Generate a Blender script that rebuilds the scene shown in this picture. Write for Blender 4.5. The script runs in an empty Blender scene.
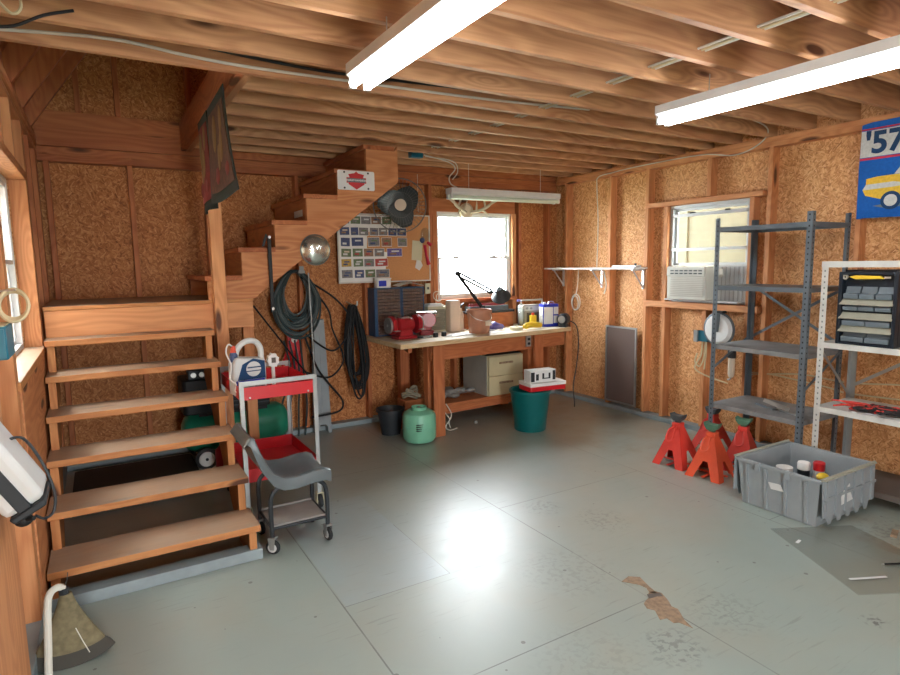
import bpy, bmesh, math, random
from mathutils import Vector, Matrix, Euler
random.seed(7)
PI = math.pi
SC = bpy.context.scene
COL = SC.collection

# ------------------------------------------------------------------ camera
CAM_H = 1.6
yaw, pitch, roll = 0.53388504, 0.12417964, -0.01621839
fv = Vector((math.sin(yaw)*math.cos(pitch), math.cos(yaw)*math.cos(pitch), -math.sin(pitch)))
rv = Vector((math.cos(yaw), -math.sin(yaw), 0)); uv = rv.cross(fv)
r2 = rv*math.cos(roll) + uv*math.sin(roll); u2 = -rv*math.sin(roll) + uv*math.cos(roll)
cam = bpy.data.objects.new('camera', bpy.data.cameras.new('camera'))
COL.objects.link(cam)
m = Matrix((r2, u2, -fv)).transposed().to_4x4(); m.translation = Vector((0, 0, CAM_H))
cam.matrix_world = m
cam.data.sensor_width = 36.0; cam.data.lens = 591.05/900*36
cam.data.clip_start = 0.02
SC.camera = cam

# ------------------------------------------------------------------ light and exposure
W = bpy.data.worlds.new('overcast_sky'); SC.world = W; W.use_nodes = True
bg = W.node_tree.nodes['Background']
bg.inputs[0].default_value = (0.95, 0.98, 1.0, 1); bg.inputs[1].default_value = 52.0
TUBE_POWER = 44.0
TUBE_COL = (0.93, 0.96, 1.0)
SC.view_settings.view_transform = 'Standard'; SC.view_settings.look = 'None'
SC.view_settings.gamma = 1; SC.view_settings.use_curve_mapping = False
SC.view_settings.exposure = -0.28
SC.cycles.use_denoising = True; SC.cycles.max_bounces = 8; SC.cycles.diffuse_bounces = 3; SC.cycles.sample_clamp_indirect = 8
def portal(name, loc, rot, sx, sy):
    l = bpy.data.lights.new(name, 'AREA'); l.shape = 'RECTANGLE'; l.size = sx; l.size_y = sy
    l.cycles.is_portal = True
    o = bpy.data.objects.new(name, l); COL.objects.link(o); o.location = loc; o.rotation_euler = rot

# ------------------------------------------------------------------ materials
def newmat(name):
    m = bpy.data.materials.new(name); m.use_nodes = True
    nt = m.node_tree; b = nt.nodes['Principled BSDF']
    return m, nt, b
def N(nt, t, **kw):
    n = nt.nodes.new(t)
    for k, v in kw.items(): setattr(n, k, v)
    return n
def plain(name, col, rough=0.5, metal=0.0, spec=0.5, var=0.06, scale=9, emit=None, es=0, coat=0):
    m, nt, b = newmat(name)
    b.inputs['Roughness'].default_value = rough; b.inputs['Metallic'].default_value = metal
    b.inputs['Specular IOR Level'].default_value = spec
    b.inputs['Coat Weight'].default_value = coat
    tc = N(nt, 'ShaderNodeTexCoord'); no = N(nt, 'ShaderNodeTexNoise'); no.inputs['Scale'].default_value = scale; no.inputs['Detail'].default_value = 3
    nt.links.new(tc.outputs['Object'], no.inputs['Vector'])
    mx = N(nt, 'ShaderNodeMix', data_type='RGBA')
    c = list(col)+[1]
    mx.inputs['A'].default_value = [max(0, v*(1-var*2)) for v in col]+[1]
    mx.inputs['B'].default_value = [min(1, v*(1+var*2)) for v in col]+[1]
    nt.links.new(no.outputs['Fac'], mx.inputs['Factor']); nt.links.new(mx.outputs['Result'], b.inputs['Base Color'])
    if emit: b.inputs['Emission Color'].default_value = list(emit)+[1]; b.inputs['Emission Strength'].default_value = es
    return m
def math_(nt, op, a, b=None, c=None):
    n = N(nt, 'ShaderNodeMath', operation=op)
    for i, v in enumerate((a, b, c)):
        if v is None: continue
        if isinstance(v, (int, float)): n.inputs[i].default_value = v
        else: nt.links.new(v, n.inputs[i])
    return n.outputs[0]
def ramp(nt, fac, stops):
    r = N(nt, 'ShaderNodeValToRGB'); e = r.color_ramp.elements
    while len(e) < len(stops): e.new(0.5)
    for el, (p, c) in zip(e, stops): el.position = p; el.color = list(c)+[1] if len(c) == 3 else c
    nt.links.new(fac, r.inputs[0]); return r.outputs[0]
def wood(name, axis, light, dark, knot=(0.10, 0.035, 0.015), rough=0.6, dust=None, knots=True, gs=1.0):
    m, nt, b = newmat(name); L = nt.links.new
    tc = N(nt, 'ShaderNodeTexCoord'); oi = N(nt, 'ShaderNodeObjectInfo')
    off = N(nt, 'ShaderNodeVectorMath', operation='SCALE'); cx = N(nt, 'ShaderNodeCombineXYZ')
    L(oi.outputs['Random'], cx.inputs[0]); L(oi.outputs['Random'], cx.inputs[1]); L(oi.outputs['Random'], cx.inputs[2])
    L(cx.outputs[0], off.inputs[0]); off.inputs['Scale'].default_value = 37.0
    ad = N(nt, 'ShaderNodeVectorMath', operation='ADD'); L(tc.outputs['Object'], ad.inputs[0]); L(off.outputs[0], ad.inputs[1])
    def mapped(al, ac):
        s = [ac]*3; s['xyz'.index(axis)] = al
        mp = N(nt, 'ShaderNodeMapping'); mp.inputs['Scale'].default_value = s; L(ad.outputs[0], mp.inputs[0]); return mp.outputs[0]
    n1 = N(nt, 'ShaderNodeTexNoise'); n1.inputs['Scale'].default_value = 1.0; n1.inputs['Detail'].default_value = 1.5; L(mapped(0.75, 7*gs), n1.inputs['Vector'])
    # knots bend the grain around them
    kv = N(nt, 'ShaderNodeTexVoronoi'); kv.inputs['Scale'].default_value = 1.0; L(mapped(1.7, 6.5), kv.inputs['Vector'])
    kd = kv.outputs['Distance']
    bend = math_(nt, 'MULTIPLY', math_(nt, 'POWER', math_(nt, 'SUBTRACT', 1.0, math_(nt, 'MINIMUM', kd, 1.0)), 3.0), 0.55)
    rings = math_(nt, 'SINE', math_(nt, 'MULTIPLY', math_(nt, 'ADD', n1.outputs['Fac'], bend), 46.0))
    rings = math_(nt, 'MULTIPLY_ADD', rings, 0.5, 0.5)
    n2 = N(nt, 'ShaderNodeTexNoise'); n2.inputs['Scale'].default_value = 1.0; n2.inputs['Detail'].default_value = 4; L(mapped(3, 110), n2.inputs['Vector'])
    n3 = N(nt, 'ShaderNodeTexNoise'); n3.inputs['Scale'].default_value = 1.0; n3.inputs['Detail'].default_value = 2; L(mapped(.8, 3), n3.inputs['Vector'])
    f = math_(nt, 'ADD', math_(nt, 'MULTIPLY', rings, 0.24), math_(nt, 'MULTIPLY', n2.outputs['Fac'], 0.36))
    f = math_(nt, 'ADD', f, math_(nt, 'MULTIPLY', n3.outputs['Fac'], 0.45))
    f = math_(nt, 'ADD', f, math_(nt, 'MULTIPLY', oi.outputs['Random'], 0.22))
    c = ramp(nt, f, [(0.30, light), (0.95, dark)])
    if knots:
        sep = N(nt, 'ShaderNodeSeparateColor'); L(kv.outputs['Color'], sep.inputs[0])
        thr = math_(nt, 'MULTIPLY', math_(nt, 'GREATER_THAN', sep.outputs[0], 0.55), 0.19)
        kf = math_(nt, 'SMOOTH_MIN', 1.0, math_(nt, 'MULTIPLY', math_(nt, 'MAXIMUM', math_(nt, 'SUBTRACT', thr, kd), 0.0), 14.0), 0.1)
        mx = N(nt, 'ShaderNodeMix', data_type='RGBA'); L(kf, mx.inputs['Factor']); L(c, mx.inputs['A']); mx.inputs['B'].default_value = list(knot)+[1]
        mx.clamp_factor = True
        c = mx.outputs['Result']
    if dust:
        geo = N(nt, 'ShaderNodeNewGeometry'); sx = N(nt, 'ShaderNodeSeparateXYZ'); L(geo.outputs['True Normal'], sx.inputs[0])
        nd = N(nt, 'ShaderNodeTexNoise'); nd.inputs['Scale'].default_value = 9; nd.inputs['Detail'].default_value = 4; L(tc.outputs['Object'], nd.inputs['Vector'])
        up = math_(nt, 'MULTIPLY', math_(nt, 'GREATER_THAN', sx.outputs[2], 0.7), math_(nt, 'MULTIPLY_ADD', nd.outputs['Fac'], 0.5, 0.5))
        mx = N(nt, 'ShaderNodeMix', data_type='RGBA'); L(up, mx.inputs['Factor']); L(c, mx.inputs['A']); mx.inputs['B'].default_value = list(dust)+[1]
        c = mx.outputs['Result']
    L(c, b.inputs['Base Color']); b.inputs['Roughness'].default_value = rough; b.inputs['Specular IOR Level'].default_value = 0.3
    bp = N(nt, 'ShaderNodeBump'); bp.inputs['Strength'].default_value = 0.15; bp.inputs['Distance'].default_value = 0.002
    L(n2.outputs['Fac'], bp.inputs['Height']); L(bp.outputs[0], b.inputs['Normal'])
    return m
def osb(name, plane, cols, rough=0.65):
    # plane: axis normal to the sheet; strands lie in the sheet at three angles
    m, nt, b = newmat(name); L = nt.links.new
    tc = N(nt, 'ShaderNodeTexCoord')
    layers = []
    for ang, sh in ((0.25, 0), (1.15, 5.3), (-0.75, 11.7)):
        m1 = N(nt, 'ShaderNodeMapping'); rot = [0, 0, 0]; rot['xyz'.index(plane)] = ang
        m1.inputs['Rotation'].default_value = rot; m1.inputs['Location'].default_value = (sh, sh, sh)
        L(tc.outputs['Object'], m1.inputs[0])
        m2 = N(nt, 'ShaderNodeMapping'); m2.inputs['Scale'].default_value = (110 if plane != 'x' else 2, 110 if plane == 'x' else 2, 26); L(m1.outputs[0], m2.inputs[0])
        v = N(nt, 'ShaderNodeTexVoronoi'); v.inputs['Scale'].default_value = 1.0; L(m2.outputs[0], v.inputs['Vector'])
        s = N(nt, 'ShaderNodeSeparateColor'); L(v.outputs['Color'], s.inputs[0]); layers.append(s)
    sel = N(nt, 'ShaderNodeTexVoronoi'); sel.inputs['Scale'].default_value = 42; sel.inputs['Randomness'].default_value = 1; L(tc.outputs['Object'], sel.inputs['Vector'])
    ss = N(nt, 'ShaderNodeSeparateColor'); L(sel.outputs['Color'], ss.inputs[0])
    a = math_(nt, 'GREATER_THAN', ss.outputs[0], 0.36); c_ = math_(nt, 'GREATER_THAN', ss.outputs[0], 0.68)
    def mixf(f, A, B_):
        mx = N(nt, 'ShaderNodeMix', data_type='FLOAT'); L(f, mx.inputs[0]); L(A, mx.inputs[2]); L(B_, mx.inputs[3]); return mx.outputs[0]
    val = mixf(c_, mixf(a, layers[0].outputs[0], layers[1].outputs[0]), layers[2].outputs[0])
    big = N(nt, 'ShaderNodeTexNoise'); big.inputs['Scale'].default_value = 2.2; big.inputs['Detail'].default_value = 2; L(tc.outputs['Object'], big.inputs['Vector'])
    fine = N(nt, 'ShaderNodeTexNoise'); fine.inputs['Scale'].default_value = 55; fine.inputs['Detail'].default_value = 4; L(tc.outputs['Object'], fine.inputs['Vector'])
    f = math_(nt, 'ADD', math_(nt, 'MULTIPLY', val, 0.48), math_(nt, 'MULTIPLY', fine.outputs['Fac'], 0.42))
    f = math_(nt, 'ADD', f, math_(nt, 'MULTIPLY', big.outputs['Fac'], 0.16))
    col = ramp(nt, f, [(0.14, cols[0]), (0.38, cols[1]), (0.62, cols[2]), (0.95, cols[3])])
    L(col, b.inputs['Base Color']); b.inputs['Roughness'].default_value = rough; b.inputs['Specular IOR Level'].default_value = 0.3
    bp = N(nt, 'ShaderNodeBump'); bp.inputs['Strength'].default_value = 0.25; bp.inputs['Distance'].default_value = 0.003
    L(f, bp.inputs['Height']); L(bp.outputs[0], b.inputs['Normal'])
    return m
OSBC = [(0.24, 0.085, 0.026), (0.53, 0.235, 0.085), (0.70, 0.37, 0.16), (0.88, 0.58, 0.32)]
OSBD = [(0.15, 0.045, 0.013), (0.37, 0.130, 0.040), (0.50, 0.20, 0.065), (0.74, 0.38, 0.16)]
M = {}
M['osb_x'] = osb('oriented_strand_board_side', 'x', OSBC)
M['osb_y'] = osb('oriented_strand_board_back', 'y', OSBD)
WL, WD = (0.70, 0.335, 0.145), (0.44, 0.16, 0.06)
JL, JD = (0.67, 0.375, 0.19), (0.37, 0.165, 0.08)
for ax in 'xyz':
    M['wood_'+ax] = wood('framing_lumber_'+ax, ax, WL, WD)
    M['joist_'+ax] = wood('joist_lumber_'+ax, ax, JL, JD)
    M['stair_'+ax] = wood('stair_lumber_'+ax, ax, (0.58, 0.265, 0.095), (0.38, 0.135, 0.042), dust=(0.33, 0.255, 0.185))
    M['red_'+ax] = wood('aged_red_lumber_'+ax, ax, (0.53, 0.19, 0.07), (0.32, 0.09, 0.033))
M['bench_top'] = wood('bench_top_wood', 'x', (0.72, 0.55, 0.33), (0.50, 0.34, 0.17), dust=(0.62, 0.55, 0.43))
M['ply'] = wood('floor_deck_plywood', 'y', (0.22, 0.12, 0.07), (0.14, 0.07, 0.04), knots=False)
def P(key, col, **k): M[key] = plain(key, col, **k)
P('white', (0.78, 0.79, 0.77), rough=0.4); P('white_paint', (0.62, 0.62, 0.57), rough=0.5, var=0.15)
P('galv', (0.38, 0.39, 0.38), rough=0.45, metal=0.7, var=0.12); P('steel', (0.60, 0.61, 0.60), rough=0.3, metal=0.9)
P('chrome', (0.82, 0.84, 0.84), rough=0.08, metal=1.0, var=0.02); P('black', (0.012, 0.013, 0.014), rough=0.55, spec=0.3); P('rubber', (0.015, 0.016, 0.017), rough=0.7)
P('dark_plastic', (0.022, 0.026, 0.030), rough=0.5, spec=0.35); P('grey_plastic', (0.27, 0.30, 0.31), rough=0.45, var=0.07); P('seat_grey', (0.10, 0.12, 0.125), rough=0.35, var=0.08)
P('shelf_grey', (0.13, 0.155, 0.175), rough=0.45, metal=0.3, var=0.15); P('shelf_deck', (0.19, 0.19, 0.185), rough=0.6, var=0.25)
P('red', (0.55, 0.012, 0.018), rough=0.35); P('stand_red', (0.62, 0.045, 0.030), rough=0.45, var=0.12); P('stand_orange', (0.70, 0.085, 0.030), rough=0.45, var=0.12)
P('dark_red', (0.30, 0.010, 0.012), rough=0.45); P('teal', (0.0, 0.115, 0.115), rough=0.35); P('tank_green', (0.19, 0.50, 0.33), rough=0.4)
P('comp_green', (0.015, 0.22, 0.13), rough=0.3); P('blue', (0.02, 0.035, 0.40), rough=0.35); P('box_blue', (0.006, 0.13, 0.19), rough=0.4); P('cab_blue', (0.022, 0.075, 0.16), rough=0.4)
P('drawer', (0.14, 0.095, 0.075), rough=0.3, var=0.45, scale=60); P('yellow', (0.78, 0.52, 0.03), rough=0.45); P('cream', (0.60, 0.56, 0.38), rough=0.55); P('file_cream', (0.52, 0.46, 0.28), rough=0.5); P('file_side', (0.36, 0.38, 0.34), rough=0.5)
P('beige', (0.66, 0.55, 0.42), rough=0.6); P('paper', (0.80, 0.79, 0.75), rough=0.8); P('cork', (0.56, 0.26, 0.105), rough=0.9, var=0.12, scale=80)
P('cable_white', (0.62, 0.60, 0.52), rough=0.5); P('cable_tan', (0.60, 0.50, 0.30), rough=0.5); P('hose', (0.028, 0.048, 0.05), rough=0.35); P('hose_rib', (0.08, 0.10, 0.10), rough=0.45)
P('fan_blade', (0.04, 0.055, 0.058), rough=0.3); P('wire_grey', (0.22, 0.23, 0.22), rough=0.4, metal=0.6); P('antler', (0.55, 0.46, 0.33), rough=0.6); P('bucket_tan', (0.42, 0.19, 0.11), rough=0.5, var=0.2)
P('radio', (0.40, 0.37, 0.31), rough=0.45); P('radio_dark', (0.11, 0.09, 0.075), rough=0.6); P('grinder_red', (0.33, 0.010, 0.016), rough=0.3)
P('tray_grey', (0.26, 0.245, 0.225), rough=0.6, var=0.15); P('aluminium', (0.58, 0.60, 0.60), rough=0.4, metal=0.5); P('ac_white', (0.56, 0.55, 0.48), rough=0.5); P('ac_grille', (0.42, 0.39, 0.33), rough=0.6)
P('vent_mesh', (0.145, 0.10, 0.085), rough=0.85, var=0.2, scale=120); P('outside_cream', (0.15, 0.152, 0.10), rough=0.8); P('kerb', (0.25, 0.30, 0.31), rough=0.5, var=0.15); P('bristle', (0.17, 0.14, 0.075), rough=0.9, var=0.3, scale=40)
P('bristle_dark', (0.055, 0.05, 0.04), rough=0.9); P('wool_blue', (0.006, 0.105, 0.42), rough=0.95, var=0.12, scale=60); P('wool_white', (0.62, 0.63, 0.60), rough=0.95, var=0.12, scale=60); P('wool_navy', (0.012, 0.05, 0.13), rough=0.95)
P('wool_yellow', (0.80, 0.50, 0.05), rough=0.95, var=0.15, scale=60); P('wool_red', (0.55, 0.03, 0.06), rough=0.95); P('wool_grey', (0.16, 0.18, 0.19), rough=0.95)
P('organizer', (0.008, 0.013, 0.021), rough=0.45, spec=0.3); P('bin_lid', (0.36, 0.35, 0.27), rough=0.35); P('bin_grey', (0.13, 0.16, 0.18), rough=0.35)
P('tapestry_dark', (0.016, 0.022, 0.015), rough=0.9); P('hub_chrome', (0.62, 0.64, 0.58), rough=0.22, metal=0.85, var=0.02); P('tapestry_brown', (0.085, 0.034, 0.017), rough=0.9, var=0.35, scale=30); P('tapestry_gold', (0.20, 0.11, 0.035), rough=0.9); P('tapestry_red', (0.16, 0.018, 0.014), rough=0.9, var=.3, scale=30)
P('bare_wood', (0.27, 0.185, 0.115), rough=0.8, var=0.35, scale=40); P('olive', (0.25, 0.27, 0.05), rough=0.6); P('rope', (0.30, 0.27, 0.19), rough=0.9)
P('photo_green', (0.13, 0.18, 0.09), rough=0.4, var=0.45, scale=60); P('photo_navy', (0.05, 0.07, 0.16), rough=0.4, var=0.45, scale=60); P('photo_grey', (0.20, 0.19, 0.19), rough=0.4, var=0.45, scale=60)
P('photo_brown', (0.28, 0.16, 0.10), rough=0.4, var=0.45, scale=60); P('photo_red', (0.40, 0.06, 0.05), rough=0.4, var=0.4, scale=60); P('photo_purple', (0.13, 0.10, 0.30), rough=0.4, var=0.4, scale=60)
P('photo_gold', (0.48, 0.30, 0.06), rough=0.4, var=0.4, scale=60); P('silver_text', (0.65, 0.66, 0.64), rough=0.4); P('purple', (0.11, 0.09, 0.30), rough=.4); P('orange_red', (0.65, 0.06, 0.02), rough=.4)
P('ground', (0.30, 0.33, 0.22), rough=0.9)
mt, nt, b = newmat('lit_tube'); b.inputs['Base Color'].default_value = (0.9, 0.9, 0.9, 1); b.inputs['Emission Color'].default_value = list(TUBE_COL)+[1]; b.inputs['Emission Strength'].default_value = TUBE_POWER; M['tube'] = mt
mt, nt, b = newmat('unlit_tube'); b.inputs['Base Color'].default_value = (0.70, 0.78, 0.66, 1); b.inputs['Roughness'].default_value = 0.2; M['tube_off'] = mt
def glassy(key, col, rough, alpha, tr=1.0):
    m, nt, b = newmat(key); b.inputs['Base Color'].default_value = list(col)+[1]; b.inputs['Roughness'].default_value = rough
    out = nt.nodes['Material Output']; t = N(nt, 'ShaderNodeBsdfTransparent'); t.inputs[0].default_value = list(col)+[1]
    g = N(nt, 'ShaderNodeBsdfGlossy'); g.inputs['Roughness'].default_value = rough
    fr = N(nt, 'ShaderNodeFresnel'); fr.inputs[0].default_value = 1.45
    mx = N(nt, 'ShaderNodeMixShader'); gg = N(nt, 'ShaderNodeNewGeometry'); nt.links.new(math_(nt, 'MULTIPLY', math_(nt, 'ADD', fr.outputs[0], alpha), math_(nt, 'SUBTRACT', 1.0, gg.outputs['Backfacing'])), mx.inputs[0]); nt.links.new(t.outputs[0], mx.inputs[1]); nt.links.new(g.outputs[0], mx.inputs[2])
    nt.links.new(mx.outputs[0], out.inputs[0]); M[key] = m
glassy('pane', (0.97, 0.99, 1.0), 0.02, 0.0)
glassy('acrylic', (0.97, 0.96, 0.95), 0.3, 0.07)
glassy('clear_plastic', (0.85, 0.90, 0.93), 0.1, 0.03)

# painted plywood floor: sheet tints, seams, scuffs, rust and oil marks
def floor_mat():
    m, nt, b = newmat('painted_plywood_floor'); L = nt.links.new
    tc = N(nt, 'ShaderNodeTexCoord'); sx = N(nt, 'ShaderNodeSeparateXYZ'); L(tc.outputs['Object'], sx.inputs[0])
    X, Y = sx.outputs[0], sx.outputs[1]
    def noise(scale, detail=3, vec=None, dist=0):
        n = N(nt, 'ShaderNodeTexNoise'); n.inputs['Scale'].default_value = scale; n.inputs['Detail'].default_value = detail; n.inputs['Distortion'].default_value = dist
        L(vec or tc.outputs['Object'], n.inputs['Vector']); return n.outputs['Fac']
    c = ramp(nt, noise(1.3, 4), [(0.25, (0.275, 0.335, 0.300)), (0.75, (0.325, 0.390, 0.345))])
    def mixc(f, A, colB, blend='MIX'):
        mx = N(nt, 'ShaderNodeMix', data_type='RGBA', blend_type=blend); mx.clamp_factor = True; L(f, mx.inputs['Factor']); L(A, mx.inputs['A'])
        if isinstance(colB, tuple): mx.inputs['B'].default_value = list(colB)+[1]
        else: L(colB, mx.inputs['B'])
        return mx.outputs['Result']
    def box(x0, x1, y0, y1):
        f = math_(nt, 'MULTIPLY', math_(nt, 'GREATER_THAN', X, x0), math_(nt, 'LESS_THAN', X, x1))
        return math_(nt, 'MULTIPLY', f, math_(nt, 'MULTIPLY', math_(nt, 'GREATER_THAN', Y, y0), math_(nt, 'LESS_THAN', Y, y1)))
    # cooler freshly painted sheet, warmer worn areas
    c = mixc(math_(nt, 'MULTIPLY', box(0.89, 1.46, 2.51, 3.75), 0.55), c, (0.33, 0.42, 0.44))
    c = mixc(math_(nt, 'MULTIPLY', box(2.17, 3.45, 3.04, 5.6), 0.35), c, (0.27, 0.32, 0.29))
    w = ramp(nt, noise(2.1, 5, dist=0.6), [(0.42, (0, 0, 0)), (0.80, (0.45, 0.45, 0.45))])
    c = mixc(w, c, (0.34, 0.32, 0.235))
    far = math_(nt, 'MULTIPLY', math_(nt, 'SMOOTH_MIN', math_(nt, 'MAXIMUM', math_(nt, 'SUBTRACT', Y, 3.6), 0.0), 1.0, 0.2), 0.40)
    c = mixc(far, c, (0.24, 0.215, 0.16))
    rust = math_(nt, 'MULTIPLY', math_(nt, 'GREATER_THAN', X, 3.6), ramp(nt, noise(4.5, 6), [(0.46, (0, 0, 0)), (0.75, (0.55, 0.55, 0.55))]))
    c = mixc(rust, c, (0.24, 0.18, 0.10))
    # seams
    def line(axis, v, wdt, lo=-9, hi=9):
        A, Bx = (X, Y) if axis == 'x' else (Y, X)
        d = math_(nt, 'LESS_THAN', math_(nt, 'ABSOLUTE', math_(nt, 'SUBTRACT', A, v)), wdt)
        r = math_(nt, 'MULTIPLY', math_(nt, 'GREATER_THAN', Bx, lo), math_(nt, 'LESS_THAN', Bx, hi))
        return math_(nt, 'MULTIPLY', d, r)
    sm = None
    for args in (('x', 0.88, 0.0035, -9, 3.9), ('x', 2.15, 0.0035), ('x', 3.45, 0.003), ('y', 3.04, 0.003, 2.15, 3.45), ('y', 4.2, 0.0025, 0.88, 2.15),
                 ('x', 1.46, 0.002, 2.51, 3.2), ('y', 2.51, 0.002, 0.88, 1.46), ('y', 0.6, 0.003, 2.15, 3.45), ('y', 1.8, .003, .88, 2.15), ('x', -0.39, .003), ('y', 2.0, 0.003, 3.45, 5)):
        l = line(*args); sm = l if sm is None else math_(nt, 'MAXIMUM', sm, l)
    brk = ramp(nt, noise(3.0, 2), [(0.35, (0.35, 0.35, 0.35)), (0.55, (1, 1, 1))])
    c = mixc(math_(nt, 'MULTIPLY', sm, math_(nt, 'MULTIPLY', brk, 0.8)), c, (0.075, 0.075, 0.065))
    # scratches and specks
    mp = N(nt, 'ShaderNodeMapping'); mp.inputs['Rotation'].default_value = (0, 0, 0.5); mp.inputs['Scale'].default_value = (2.0, 26, 1); L(tc.outputs['Object'], mp.inputs[0])
    sc = math_(nt, 'MULTIPLY', ramp(nt, noise(2.5, 6, mp.outputs[0]), [(0.61, (0, 0, 0)), (0.68, (0.4, 0.4, 0.4))]), ramp(nt, noise(0.9, 1), [(0.38, (0, 0, 0)), (0.58, (1, 1, 1))]))
    c = mixc(sc, c, (0.16, 0.17, 0.15))
    v = N(nt, 'ShaderNodeTexVoronoi'); v.inputs['Scale'].default_value = 9.0; L(tc.outputs['Object'], v.inputs['Vector'])
    s2 = N(nt, 'ShaderNodeSeparateColor'); L(v.outputs['Color'], s2.inputs[0])
    sp = math_(nt, 'LESS_THAN', v.outputs['Distance'], math_(nt, 'MULTIPLY', math_(nt, 'GREATER_THAN', s2.outputs[1], 0.55), math_(nt, 'MULTIPLY', s2.outputs[0], 0.10)))
    c = mixc(math_(nt, 'MULTIPLY', sp, 0.75), c, (0.07, 0.06, 0.05))
    # oil smudges
    for (x, y, r, st) in ((2.84, 1.15, 0.06, 0.95), (1.95, 1.50, 0.16, 0.5), (2.60, 2.55, 0.20, 0.32), (2.35, 1.55, 0.22, 0.25), (3.9, 1.45, .3, .5), (2.4, 2.9, .15, .35), (2.0, 2.2, .3, .2), (1.6, 1.6, .3, .15)):
        dx = math_(nt, 'SUBTRACT', X, x); dy = math_(nt, 'SUBTRACT', Y, y)
        d = math_(nt, 'SQRT', math_(nt, 'ADD', math_(nt, 'MULTIPLY', dx, dx), math_(nt, 'MULTIPLY', dy, dy)))
        f = math_(nt, 'MULTIPLY', math_(nt, 'MAXIMUM', math_(nt, 'SUBTRACT', 1.0, math_(nt, 'DIVIDE', d, r)), 0.0), ramp(nt, noise(34, 7, dist=0.4), [(0.50, (0, 0, 0)), (0.64, (1, 1, 1))]))
        c = mixc(math_(nt, 'MULTIPLY', math_(nt, 'MINIMUM', math_(nt, 'MULTIPLY', f, 2.5), 1.0), st), c, (0.06, 0.06, 0.055))
    L(c, b.inputs['Base Color'])
    rr = math_(nt, 'ADD', math_(nt, 'MULTIPLY', noise(9, 6), 0.20), 0.26)
    rr = math_(nt, 'ADD', rr, math_(nt, 'MULTIPLY', sc, 0.25))
    L(rr, b.inputs['Roughness']); b.inputs['Specular IOR Level'].default_value = 0.9; b.inputs['Coat Weight'].default_value = 0.9; b.inputs['Coat Roughness'].default_value = 0.48
    bp = N(nt, 'ShaderNodeBump'); bp.inputs['Strength'].default_value = 0.05; bp.inputs['Distance'].default_value = 0.01
    L(noise(7, 2), bp.inputs['Height']); L(bp.outputs[0], b.inputs['Normal'])
    return m
M['floor'] = floor_mat()

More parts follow.
